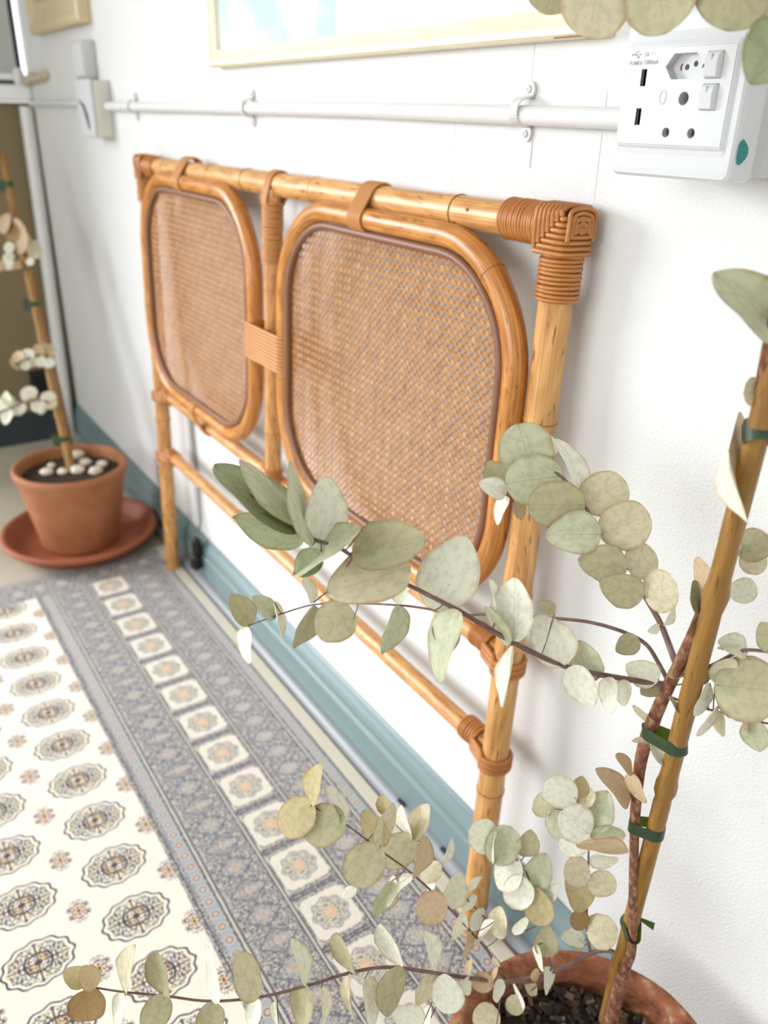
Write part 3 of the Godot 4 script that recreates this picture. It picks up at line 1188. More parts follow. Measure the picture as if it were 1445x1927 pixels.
func conduits():
	tag(put("conduit_pipe", tubemesh([Vector3(-0.345, 1.1812, 0.0125), Vector3(0.2, 1.1812, 0.0125), Vector3(0.9, 1.1806, 0.0125), Vector3(1.455, 1.1745, 0.0125)], 0.0102, 20), M.conduit), "white painted conduit pipe running along the wall from junction box to socket", "conduit")
	saddle(1.2402, 1.1806, "white screwed pipe clip on the conduit nearest to the power socket")
	saddle(0.515, 1.1812, "white pipe clip on the conduit above the middle of the headboard")
	saddle(-0.13, 1.1812, "blurred white pipe clip on the conduit next to the junction box")
	var sc := begin()
	box(sc, Vector3(1.2475, 1.137, 0.0005), Vector3(0.0012, 0.030, 0.0008), 0.0002)
	put("paint_drip", sc.commit(), M.conduit, get_node("wall_back"))
	# junction box at left
	var j := thing("junction_box", "white junction box at the left end of the conduit, dark slit in its front", "junction box", Vector3(-0.395, 1.11, 0))
	put("body", boxmesh(Vector3(0, 0.065, 0.020), Vector3(0.128, 0.132, 0.040), 0.003), mat(Color(0.80, 0.79, 0.74), 0.5), j)
	put("cover", boxmesh(Vector3(-0.003, 0.065, 0.046), Vector3(0.128, 0.136, 0.012), 0.003), M.plastic_dull, j)
	var slit := begin()
	tube(slit, [Vector3(-0.05, 0.085, 0.0515), Vector3(0.0, 0.07, 0.0535), Vector3(0.022, 0.045, 0.0535), Vector3(0.030, 0.018, 0.0525)], [0.002, 0.004, 0.005, 0.003], 8)
	put("slit", slit.commit(), mat(Color(0.30, 0.31, 0.32), 0.6), j)
	var g := thing("grey_switch_box", "small light grey box on the wall on top of the junction box", "switch box", Vector3(-0.475, 1.2465, 0))
	put("body", boxmesh(Vector3(0, 0.044, 0.015), Vector3(0.105, 0.088, 0.03), 0.003), mat(Color(0.76, 0.76, 0.755), 0.6), g)
	put("cover", boxmesh(Vector3(0, 0.044, 0.032), Vector3(0.098, 0.08, 0.004), 0.0015), mat(Color(0.78, 0.78, 0.775), 0.6), g)
	tag(put("corner_pipe", tubemesh([Vector3(-1.212, 0.0, 0.047), Vector3(-1.212, 0.6, 0.036), Vector3(-1.212, 1.178, 0.026)], 0.0215, 18), M.conduit), "white vertical pipe running down the corner behind the far potted plant", "pipe")
	tag(put("thin_pipe", tubemesh([Vector3(-1.19, 1.187, 0.012), Vector3(-0.9, 1.188, 0.012), Vector3(-0.462, 1.187, 0.012)], 0.008, 12), M.conduit), "thin white pipe between the corner and the junction box", "pipe")


func cable():
	var pts := []
	for p in [Vector3(0.062, 1.02, 0.006), Vector3(0.066, 0.7, 0.006), Vector3(0.071, 0.43, 0.006), Vector3(0.082, 0.28, 0.006), Vector3(0.090, 0.175, 0.010), Vector3(0.098, 0.140, 0.028)]:
		pts.append(p)
	var c := thing("power_cable", "thin grey cable hanging behind the headboard down to a black plug", "cable", pts[5])
	var loc := []
	for p in pts:
		loc.append(p - pts[5])
	put("cord", tubemesh(loc, 0.0028, 8), M.dark_cable, c)
	var st := begin()
	box(st, Vector3(0.004, -0.028, 0.004), Vector3(0.026, 0.052, 0.024), 0.006)
	box(st, Vector3(0.000, -0.075, 0.008), Vector3(0.034, 0.046, 0.030), 0.008)
	put("plug", st.commit(), M.black, c)
	var b := thing("black_box", "small black box fixed to the brown end wall behind the far plant stem", "box", Vector3(-1.2495, 0.122, 0.12))
	put("body", boxmesh(Vector3(0.02, 0.078, 0), Vector3(0.04, 0.156, 0.07), 0.006), M.black, b)
	put("front", boxmesh(Vector3(0.041, 0.08, 0), Vector3(0.005, 0.12, 0.05), 0.002), mat(Color(0.015, 0.015, 0.016), 0.35), b)


# ---------------------------------------------------------------- the power socket
func rrect(hx: float, hy: float, r: float, n := 6) -> Array:
	var out := []
	for q in 4:
		var sx: float = [1, -1, -1, 1][q]
		var sy: float = [1, 1, -1, -1][q]
		for i in n + 1:
			var t := PI / 2 * (q + float(i) / n)
			out.append(Vector2(sx * (hx - r) + cos(t) * r, sy * (hy - r) + sin(t) * r))
	return out


# Stacked rounded rectangles [half x, half y, corner, z], joined and closed at the front.
func stacked(st: SurfaceTool, c: Vector3, levels: Array, closed := true):
	var loops := []
	for l in levels:
		var ring := rrect(l[0], l[1], l[2])
		if l.size() > 4:
			for k in ring.size():
				ring[k] += Vector2(l[4], l[5])
		loops.append(ring)
	for i in levels.size() - 1:
		var a: Array = loops[i]
		var b: Array = loops[i + 1]
		var za: float = levels[i][3]
		var zb: float = levels[i + 1][3]
		for k in a.size():
			var j := (k + 1) % a.size()
			var p := c + Vector3(a[k].x, a[k].y, za)
			var q := c + Vector3(a[j].x, a[j].y, za)
			var u := c + Vector3(b[j].x, b[j].y, zb)
			var v := c + Vector3(b[k].x, b[k].y, zb)
			var n := (q - p).cross(v - p)
			if n.length() < 1e-12: n = (u - q).cross(v - q)
			n = n.normalized()
			if n.z < -0.001 or (absf(n.z) < 0.001 and n.dot(Vector3(a[k].x, a[k].y, 0)) < 0.0): n = -n
			flat(st, p, q, u, v, n)
	if not closed:
		return
	var last: Array = loops[-1]
	var z: float = levels[-1][3]
	for k in last.size():
		var j := (k + 1) % last.size()
		tri(st, c + Vector3(0, 0, z), c + Vector3(last[k].x, last[k].y, z), c + Vector3(last[j].x, last[j].y, z), Vector3(0, 0, 1), Vector3(0, 0, 1), Vector3(0, 0, 1))


func poly_cut(parent: CSGShape3D, pts: PackedVector2Array, z: float, depth: float):
	var c := CSGPolygon3D.new()
	c.polygon = pts
	c.depth = depth
	c.operation = CSGShape3D.OPERATION_SUBTRACTION
	c.position = Vector3(0, 0, z)
	c.name = "cut"
	parent.add_child(c, true)


func disc(x: float, y: float, r: float, n := 26) -> PackedVector2Array:
	var out := PackedVector2Array()
	for k in n:
		out.append(Vector2(x + cos(TAU * k / n) * r, y + sin(TAU * k / n) * r))
	return out


func rect(x: float, y: float, w: float, h: float) -> PackedVector2Array:
	return PackedVector2Array([Vector2(x - w / 2, y - h / 2), Vector2(x + w / 2, y - h / 2), Vector2(x + w / 2, y + h / 2), Vector2(x - w / 2, y + h / 2)])


func socket():
	var o := Vector3(1.5165, 1.1915, 0.0)
	var s := thing("power_socket", "white double power socket with two slots for charging and two rocker switches", "power socket", o)
	var st := begin()
	stacked(st, Vector3(0.0005, 0.002, 0), [[0.0560, 0.0600, 0.003, 0.0], [0.0560, 0.0600, 0.003, 0.060], [0.0575, 0.0610, 0.003, 0.0605], [0.0575, 0.0610, 0.003, 0.0640]])
	put("back_box", st.commit(), M.plastic_dull, s)
	st = begin()
	stacked(st, Vector3(0.0005, 0.002, 0), [[0.0605, 0.0625, 0.005, 0.0660], [0.0612, 0.0632, 0.005, 0.0700], [0.0612, 0.0632, 0.005, 0.0880], [0.0604, 0.0624, 0.0055, 0.0925], [0.0590, 0.0606, 0.006, 0.0950], [0.0570, 0.0560, 0.006, 0.0958], [0.0550, 0.0450, 0.004, 0.0962], [0.0540, 0.0395, 0.003, 0.0975, 0.0, -0.001], [0.0532, 0.0364, 0.002, 0.0994, -0.0005, -0.002], [0.0525, 0.0355, 0.001, 0.0995, -0.0005, -0.002], [0.0525, 0.0355, 0.001, 0.0800, -0.0005, -0.002]], false)
	put("cover_frame", st.commit(), M.plastic, s)
	# insert with its openings cut through
	var ins := CSGBox3D.new()
	ins.name = "faceplate"
	ins.size = Vector3(0.1046, 0.0706, 0.012)
	ins.position = Vector3(0, 0, 0.0942)
	ins.material = M.plastic
	s.add_child(ins)
	var L := func(x: float, y: float) -> Vector2: return Vector2(x - o.x, y - o.y)
	for p in [[1.4840, 1.2058], [1.4838, 1.1768]]:
		var c: Vector2 = L.call(p[0], p[1])
		poly_cut(ins, rect(c.x, c.y, 0.0060, 0.0135), 0.05, 0.2)
	var hex := PackedVector2Array()
	for p in [[1.5050, 1.2131], [1.5122, 1.2222], [1.5338, 1.2222], [1.5430, 1.2131], [1.5340, 1.2040], [1.5122, 1.2040]]:
		hex.append(L.call(p[0], p[1]))
	poly_cut(ins, hex, 0.05, 0.2)
	for p in [[1.5275, 1.1903, 0.0049], [1.5150, 1.1655, 0.0037], [1.5400, 1.1655, 0.0037]]:
		var c: Vector2 = L.call(p[0], p[1])
		poly_cut(ins, disc(c.x, c.y, p[2]), 0.05, 0.2)
	for p in [[1.5515, 1.2133], [1.5515, 1.1912]]:
		var c: Vector2 = L.call(p[0], p[1])
		poly_cut(ins, rect(c.x, c.y, 0.0148, 0.0186), 0.05, 0.2)
	# what shows inside the openings
	put("dark_cavity", boxmesh(Vector3(-0.004, -0.012, 0.0835), Vector3(0.085, 0.045, 0.004)), M.hole, s)
	put("dark_cavity", boxmesh(Vector3(-0.0325, 0.005, 0.0842), Vector3(0.016, 0.058, 0.004)), M.hole, s)
	for p in [[1.4840, 1.2058], [1.4838, 1.1768]]:
		var c: Vector2 = L.call(p[0], p[1])
		var us := begin()
		box(us, Vector3(c.x - 0.0012, c.y, 0.0940), Vector3(0.0016, 0.0118, 0.011))
		put("usb_tongue", us.commit(), M.hole, s)
		var sh := begin()
		for e in [[-0.0028, 0, 0.0005, 0.0130], [0.0028, 0, 0.0005, 0.0130], [0, 0.0064, 0.006, 0.0005], [0, -0.0064, 0.006, 0.0005]]:
			box(sh, Vector3(c.x + e[0], c.y + e[1], 0.0935), Vector3(e[2], e[3], 0.013))
		put("usb_shell", sh.commit(), M.steel, s)
	for p in [[1.5150, 1.1655], [1.5400, 1.1655]]:
		var c: Vector2 = L.call(p[0], p[1])
		var pin := begin()
		tube(pin, [Vector3(c.x, c.y, 0.086), Vector3(c.x, c.y, 0.0945)], 0.0036, 18)
		put("shutter", pin.commit(), mat(Color(0.22, 0.22, 0.23), 0.4), s)
	# hollow of the round-pin outlet, a floor with three holes
	var fl := CSGPolygon3D.new()
	fl.name = "outlet_well"
	fl.polygon = hex
	fl.depth = 0.006
	fl.position = Vector3(0, 0, 0.0918)
	fl.material = M.plastic
	s.add_child(fl)
	for p in [[1.5195, 1.2128], [1.5275, 1.2150], [1.5358, 1.2128]]:
		var c: Vector2 = L.call(p[0], p[1])
		poly_cut(fl, disc(c.x, c.y, 0.0022, 18), 0.02, 0.05)
	var c0: Vector2 = L.call(1.5275, 1.2131)
	put("dark_cavity", boxmesh(Vector3(c0.x, c0.y, 0.0840), Vector3(0.030, 0.012, 0.003)), M.hole, s)
	var rs := begin()
	tube(rs, [Vector3(c0.x - 0.0128, c0.y + 0.002, 0.0919), Vector3(c0.x - 0.0138, c0.y, 0.0919), Vector3(c0.x - 0.0130, c0.y - 0.0025, 0.0919)], 0.0007, 6)
	put("rust_mark", rs.commit(), M.rust, s)
	# emblem: a raised oval outline
	var ov := begin()
	var oc: Vector2 = L.call(1.5068, 1.1913)
	var op := []
	for k in 28:
		op.append(Vector3(oc.x + cos(TAU * k / 28) * 0.0030, oc.y + sin(TAU * k / 28) * 0.0050, 0.1003))
	tube(ov, op, 0.0006, 6, true)
	put("oval_emblem", ov.commit(), M.plastic, s)
	# rockers: tipped at the top
	for p in [[1.5515, 1.2133], [1.5515, 1.1912]]:
		var c: Vector2 = L.call(p[0], p[1])
		var rk := begin()
		var prof := [Vector2(-0.0090, 0.1028), Vector2(-0.0078, 0.1052), Vector2(0.0020, 0.1062), Vector2(0.0068, 0.1048), Vector2(0.0090, 0.1016)]
		for i in prof.size() - 1:
			var a: Vector2 = prof[i]
			var b: Vector2 = prof[i + 1]
			var n := Vector3(0, -(b.y - a.y), b.x - a.x).normalized()
			flat(rk, Vector3(-0.0055, a.x, a.y), Vector3(0.0055, a.x, a.y), Vector3(0.0055, b.x, b.y), Vector3(-0.0055, b.x, b.y), n)
			for e in [-1.0, 1.0]:
				flat(rk, Vector3(e * 0.0055, a.x, a.y), Vector3(e * 0.0055, b.x, b.y), Vector3(e * 0.0072, b.x, b.y - 0.004), Vector3(e * 0.0072, a.x, a.y - 0.004), Vector3(e, 0, 0.4).normalized())
				flat(rk, Vector3(e * 0.0072, a.x, a.y - 0.004), Vector3(e * 0.0072, b.x, b.y - 0.004), Vector3(e * 0.0072, b.x, 0.090), Vector3(e * 0.0072, a.x, 0.090), Vector3(e, 0, 0))
		flat(rk, Vector3(-0.0072, -0.0090, 0.090), Vector3(0.0072, -0.0090, 0.090), Vector3(0.0055, -0.0090, 0.1028), Vector3(-0.0055, -0.0090, 0.1028), Vector3(0, -1, 0))
		flat(rk, Vector3(-0.0072, 0.0090, 0.090), Vector3(0.0072, 0.0090, 0.090), Vector3(0.0055, 0.0090, 0.1016), Vector3(-0.0055, 0.0090, 0.1016), Vector3(0, 1, 0))
		var ro := put("rocker_switch", rk.commit(), M.plastic, s)
		ro.position = Vector3(c.x, c.y, -0.0005)
		put("indicator", boxmesh(Vector3(0, 0.0050, 0.1052), Vector3(0.0014, 0.0046, 0.0014), 0.0003), mat(Color(0.66, 0.67, 0.67), 0.2), ro)
	# print: the charging symbol and its rating
	var z := 0.1004
	var sy := begin()
	var c1: Vector2 = L.call(1.4737, 1.2228)
	tube(sy, [Vector3(c1.x - 0.0042, c1.y, z), Vector3(c1.x + 0.0042, c1.y, z)], 0.00028, 5)
	tube(sy, [Vector3(c1.x - 0.0022, c1.y, z), Vector3(c1.x - 0.0006, c1.y + 0.0019, z), Vector3(c1.x + 0.0012, c1.y + 0.0019, z)], 0.00025, 5)
	tube(sy, [Vector3(c1.x - 0.0008, c1.y, z), Vector3(c1.x + 0.0008, c1.y - 0.0019, z), Vector3(c1.x + 0.0022, c1.y - 0.0019, z)], 0.00025, 5)
	lathe_disc(sy, Vector3(c1.x - 0.0044, c1.y, z), 0.0009)
	lathe_disc(sy, Vector3(c1.x + 0.0014, c1.y + 0.0019, z), 0.0007)
	box(sy, Vector3(c1.x + 0.0025, c1.y - 0.0019, z), Vector3(0.0013, 0.0013, 0.0003))
	tri(sy, Vector3(c1.x + 0.0052, c1.y, z), Vector3(c1.x + 0.0036, c1.y + 0.0009, z), Vector3(c1.x + 0.0036, c1.y - 0.0009, z), Vector3(0, 0, 1), Vector3(0, 0, 1), Vector3(0, 0, 1))
	put("charging_symbol", sy.commit(), M.print, s)
	var a1: Vector2 = L.call(1.4670, 1.2164)
	text("lettering", "POWER", 0.0031, M.print, Vector3(a1.x, a1.y, z), s)
	var a2: Vector2 = L.call(1.4815, 1.2224)
	text("lettering", "5V", 0.0031, M.print, Vector3(a2.x + 0.0005, a2.y, z), s)
	var a3: Vector2 = L.call(1.4818, 1.2168)
	text("lettering", "2000mA", 0.0031, M.print, Vector3(a3.x, a3.y, z), s)
	var dc := begin()
	box(dc, Vector3(a2.x + 0.0092, a2.y + 0.0009, z), Vector3(0.0055, 0.0003, 0.0002))
	for k in 3:
		box(dc, Vector3(a2.x + 0.0072 + 0.002 * k, a2.y - 0.0003, z), Vector3(0.0012, 0.0003, 0.0002))
	put("direct_current_sign", dc.commit(), M.print, s)
	# dab of paint on the edge of the cover, and the bushing in the side of the box
	var tl := begin()
	for k in 20:
		var t0 := TAU * k / 20
		var t1 := TAU * (k + 1) / 20
		var cc := Vector3(0.0622, -0.0385, 0.0840)
		var f0 := 1.0 + 0.12 * sin(t0 * 3.0)
		var f1 := 1.0 + 0.12 * sin(t1 * 3.0)
		tri(tl, cc, cc + Vector3(-0.0002, cos(t0) * 0.0088 * f0, sin(t0) * 0.0068 * f0), cc + Vector3(-0.0002, cos(t1) * 0.0088 * f1, sin(t1) * 0.0068 * f1), Vector3(1, 0, 0), Vector3(1, 0, 0), Vector3(1, 0, 0))
	put("paint_dab", tl.commit(), M.teal, s)
	var bu := begin()
	lathe(bu, Vector3.ZERO, [Vector2(0.0105, 0), Vector2(0.0105, 0.004), Vector2(0.0085, 0.006), Vector2(0.004, 0.0062), Vector2(0.0, 0.005)], 22)
	var bo := put("bushing", bu.commit(), M.conduit, s)
	bo.rotation.z = -PI / 2
	bo.position = Vector3(0.0565, -0.006, 0.030)


func lathe_disc(st: SurfaceTool, c: Vector3, r: float):
	for k in 14:
		var a := TAU * k / 14
		var b := TAU * (k + 1) / 14
		tri(st, c, c + Vector3(cos(a), sin(a), 0) * r, c + Vector3(cos(b), sin(b), 0) * r, Vector3(0, 0, 1), Vector3(0, 0, 1), Vector3(0, 0, 1))


# ---------------------------------------------------------------- leaves
var leaf_meshes := []


# A leaf one unit long from its stalk at the origin to its tip on +y, facing +z. kind: 0 round, 1 egg-shaped, 2 long.
func leaf_mesh(kind: int, sd: int) -> Mesh:
	var r := RandomNumberGenerator.new()
	r.seed = sd * 77 + kind
	var st := begin()
	var nu := 12
	var nv := 18
	var cup := r.randf_range(-0.50, 0.60)
	var bend := r.randf_range(-0.26, 0.26)
	var ph := r.randf() * 6.0
	var wav := r.randf_range(0.008, 0.022)
	var skew := r.randf_range(-0.05, 0.05)
	var pts := []
	for j in nv + 1:
		var t := 0.5 - 0.5 * cos(PI * j / nv)
		var half := 0.0
		if kind == 0:
			half = 0.5 * pow(maxf(1.0 - pow(absf(2.0 * t - 1.0), 2.25), 0.0), 0.5)
			half *= 1.0 + 0.06 * (0.5 - t)
		elif kind == 1:
			half = 0.5 * pow(maxf(sin(PI * pow(t, 0.80)), 0.0), 0.62)
		else:
			half = 0.5 * pow(maxf(sin(PI * pow(t, 0.90)), 0.0), 0.82)
		var row := []
		for i in nu + 1:
			var s := 2.0 * i / nu - 1.0
			var e := 1.0 + 0.018 * sin(t * 19.0 + ph + signf(s) * 2.0) * absf(s)
			var x := s * half * e + skew * t * (1.0 - t) * 2.0
			var y := t - 0.02 * (1.0 - absf(s)) * (1.0 - t) * (1.0 if kind == 0 else 0.0)
			if kind == 0:
				y -= 0.075 * absf(s) * pow(1.0 - t, 3.0)
			var z := cup * x * x + bend * t * t + wav * sin(s * 5.0 + t * 9.0 + ph) * absf(s) + 0.03 * absf(x)
			row.append([Vector3(x, y, z), Vector2(clampf(x + 0.5, 0.01, 0.99), t), absf(s) * (1.0 if absf(s) > 0.85 else 0.0) + (0.6 if t > 0.97 else 0.0)])
		pts.append(row)
	var N := []
	for j in nv + 1:
		var row := []
		for i in nu + 1:
			var du: Vector3 = pts[j][min(i + 1, nu)][0] - pts[j][max(i - 1, 0)][0]
			var dv: Vector3 = pts[min(j + 1, nv)][i][0] - pts[max(j - 1, 0)][i][0]
			var n := du.cross(dv)
			row.append(n.normalized() if n.length() > 1e-9 else Vector3(0, 0, 1))
		N.append(row)
	for j in nv:
		for i in nu:
			var ids := [[j, i], [j, i + 1], [j + 1, i + 1], [j + 1, i]]
			for t in [[0, 2, 1], [0, 3, 2]]:
				for k in t:
					var q: Array = pts[ids[k][0]][ids[k][1]]
					var edge: float = clampf(q[2], 0.0, 1.0)
					st.set_color(Color(1, 1, 1).lerp(Color(0.72, 0.55, 0.38), edge * 0.8))
					st.set_normal(N[ids[k][0]][ids[k][1]])
					st.set_uv(q[1])
					st.add_vertex(q[0])
	return st.commit()


# A leaf from stalk b to tip e (both in space), wpx wide as seen by the photograph's viewer; its true width and turn follow from that.
func leaf(parent: Node3D, b: Vector3, e: Vector3, wide: float, tone: int, side := 0.0) -> MeshInstance3D:
	var y := e - b
	var long := y.length()
	var eye := (cam.position - (b + e) / 2.0).normalized()
	var full := maxf(wide, long * 0.80)
	var turn := acos(clampf(wide / full, 0.22, 1.0))
	if turn < 0.35:
		turn = rng.randf_range(0.05, 0.30)
	if (rng.randf() < 0.5 and side == 0.0) or side < 0.0:
		turn = -turn
	# a leaf wider than it seems long leans towards or away from the viewer
	if wide > long * 1.05:
		var more := sqrt(maxf(wide * wide * 0.95 - long * long, 0.0))
		y += eye * more * (1.0 if rng.randf() < 0.5 else -1.0) * 0.8
		long = y.length()
		eye = (cam.position - (b + y / 2.0)).normalized()
	var yn := y.normalized()
	var zn := (eye - yn * eye.dot(yn)).normalized().rotated(yn, turn)
	var xn := yn.cross(zn)
	var kind := 0
	if full / long < 0.86: kind = 1
	if wide / long < 0.34: kind = 2 if rng.randf() < 0.4 else 1
	var m: Mesh = leaf_meshes[kind][rng.randi() % 6]
	var o := put("leaf", m, M.leaf[tone], parent)
	var pt := parent.global_transform.affine_inverse()
	o.transform = pt * Transform3D(Basis(xn * full, yn * long, zn * (full + long) * 0.5), b)
	return o


func make_leaf_meshes():
	for k in 3:
		var row := []
		for i in 6:
			row.append(leaf_mesh(k, i + 1))
		leaf_meshes.append(row)


# A branch through points given as [u, v, distance], with its leaves [u, v of the stalk, u, v of the tip, width in pixels, tone, nearer by mm].
func branch(plant: Node3D, line: Array, r0: float, r1: float, leaves: Array, m: Material):
	var ctrl := []
	for p in line:
		ctrl.append(at(p[0], p[1], p[2]))
	var pts := smooth(ctrl, 6)
	var rad := []
	for i in pts.size():
		rad.append(lerpf(r0, r1, float(i) / (pts.size() - 1)))
	var st := begin()
	tube(st, pts, rad, 9)
	var spots := []
	for l in leaves:
		# distance of the nearest point of the stem in the picture plane
		var best := 1e9
		var dist := 0.0
		var near := Vector3.ZERO
		for i in line.size() - 1:
			for k in 9:
				var t := k / 8.0
				var u := lerpf(line[i][0], line[i + 1][0], t)
				var v := lerpf(line[i][1], line[i + 1][1], t)
				var q := Vector2(u - l[0], v - l[1]).length()
				if q < best:
					best = q
					dist = lerpf(line[i][2], line[i + 1][2], t)
		var lift: float = l[6] * 0.001 if l.size() > 6 else 0.0
		var d := dist - lift
		var b := at(l[0], l[1], d)
		var e := at(l[2], l[3], d - rng.randf_range(-0.006, 0.010))
		var bi := 0
		var bd := 1e9
		for i in pts.size():
			var q: float = pts[i].distance_to(b)
			if q < bd:
				bd = q
				bi = i
		if bd > 0.0015:
			tube(st, smooth([pts[bi], pts[bi].lerp(b, 0.5) + Vector3(0, -0.1 * bd, 0), b], 4), 0.0006, 5)
		spots.append([b, e, l[4] * d / F, int(l[5])])
	var o := put("branch", st.commit(), m, plant)
	o.position = Vector3.ZERO
	o.transform = plant.global_transform.affine_inverse()
	for s in spots:
		leaf(o, s[0], s[1], s[2], s[3])
	return o


func smooth(c: Array, k: int) -> Array:
	var out := []
	for i in c.size() - 1:
		var a: Vector3 = c[max(i - 1, 0)]
		var b: Vector3 = c[i]
		var d: Vector3 = c[i + 1]
		var e: Vector3 = c[min(i + 2, c.size() - 1)]
		for j in k:
			out.append(b.cubic_interpolate(d, a, e, float(j) / k))
	out.append(c[-1])
	return out


# A band of tape round two stems at a and b.
func tape(parent: Node3D, a: Vector3, b: Vector3, ra: float, rb: float, h: float, tail: Vector3):
	var ax := (b - a).normalized()
	var side := ax.cross(Vector3.UP).normalized()
	var upw := side.cross(ax).normalized()
	var loop := []
	for k in 13:
		var t := PI / 2 + PI * k / 12
		loop.append(a + ax * cos(t) * ra + side * sin(t) * ra)
	for k in 13:
		var t := -PI / 2 + PI * k / 12
		loop.append(b + ax * cos(t) * rb + side * sin(t) * rb)
	var st := begin()
	var mid := (a + b) / 2.0
	for i in loop.size():
		var p: Vector3 = loop[i]
		var q: Vector3 = loop[(i + 1) % loop.size()]
		var n := (q - p).cross(upw).normalized()
		if n.dot((p + q) / 2.0 - mid) < 0.0: n = -n
		flat(st, p - upw * h / 2, q - upw * h / 2, q + upw * h / 2, p + upw * h / 2, n)
	if tail.length() > 0.0:
		var s0: Vector3 = loop[20]
		var s1 := s0 + tail
		var n2 := tail.cross(Vector3.UP).normalized()
		flat(st, s0 - upw * h * 0.45, s1 - Vector3(0, h * 0.55, 0), s1 + Vector3(0, h * 0.35, 0), s0 + upw * h * 0.45, n2)
	var o := put("plant_tie", st.commit(), M.tape, parent)
	o.transform = parent.global_transform.affine_inverse()


func chips(parent: Node3D, c: Vector3, r: float, count: int, size: float):
	var st := begin()
	for i in count:
		var a := rng.randf() * TAU
		var d := sqrt(rng.randf()) * r
		var p := c + Vector3(cos(a) * d, rng.randf_range(-0.002, 0.007), sin(a) * d)
		var b := Basis.from_euler(Vector3(rng.randf_range(-0.7, 0.7), rng.randf() * TAU, rng.randf_range(-0.7, 0.7)))
		var k := rng.randf()
		st.set_color(Color(0.016, 0.011, 0.008).lerp(Color(0.20, 0.13, 0.075), k * k * k))
		var s := size * rng.randf_range(0.5, 1.5)
		box(st, Vector3.ZERO, Vector3(s, s * 0.35, s * rng.randf_range(0.4, 0.8)), s * 0.08, Transform3D(b, p))
	var o := put("bark_chips", st.commit(), M.chips, parent)
	o.set_meta("kind", "stuff")


func bamboo_stake(parent: Node3D, p0: Vector3, p1: Vector3, r0: float, r1: float, nodes: Array):
	var pts := []
	var rad := []
	var l := p0.distance_to(p1)
	for i in 121:
		var t := i / 120.0
		pts.append(p0.lerp(p1, t))
		var r := lerpf(r0, r1, t)
		for k in nodes:
			r += 0.0022 * exp(-pow((t - k) * l / 0.009, 2.0)) - 0.0011 * exp(-pow(((t - k) * l + 0.0125) / 0.003, 2.0))
		rad.append(r)
	var o := put("bamboo_stake", tubemesh(pts, rad, 18), M.stake, parent)
	o.transform = parent.global_transform.affine_inverse()
	return o


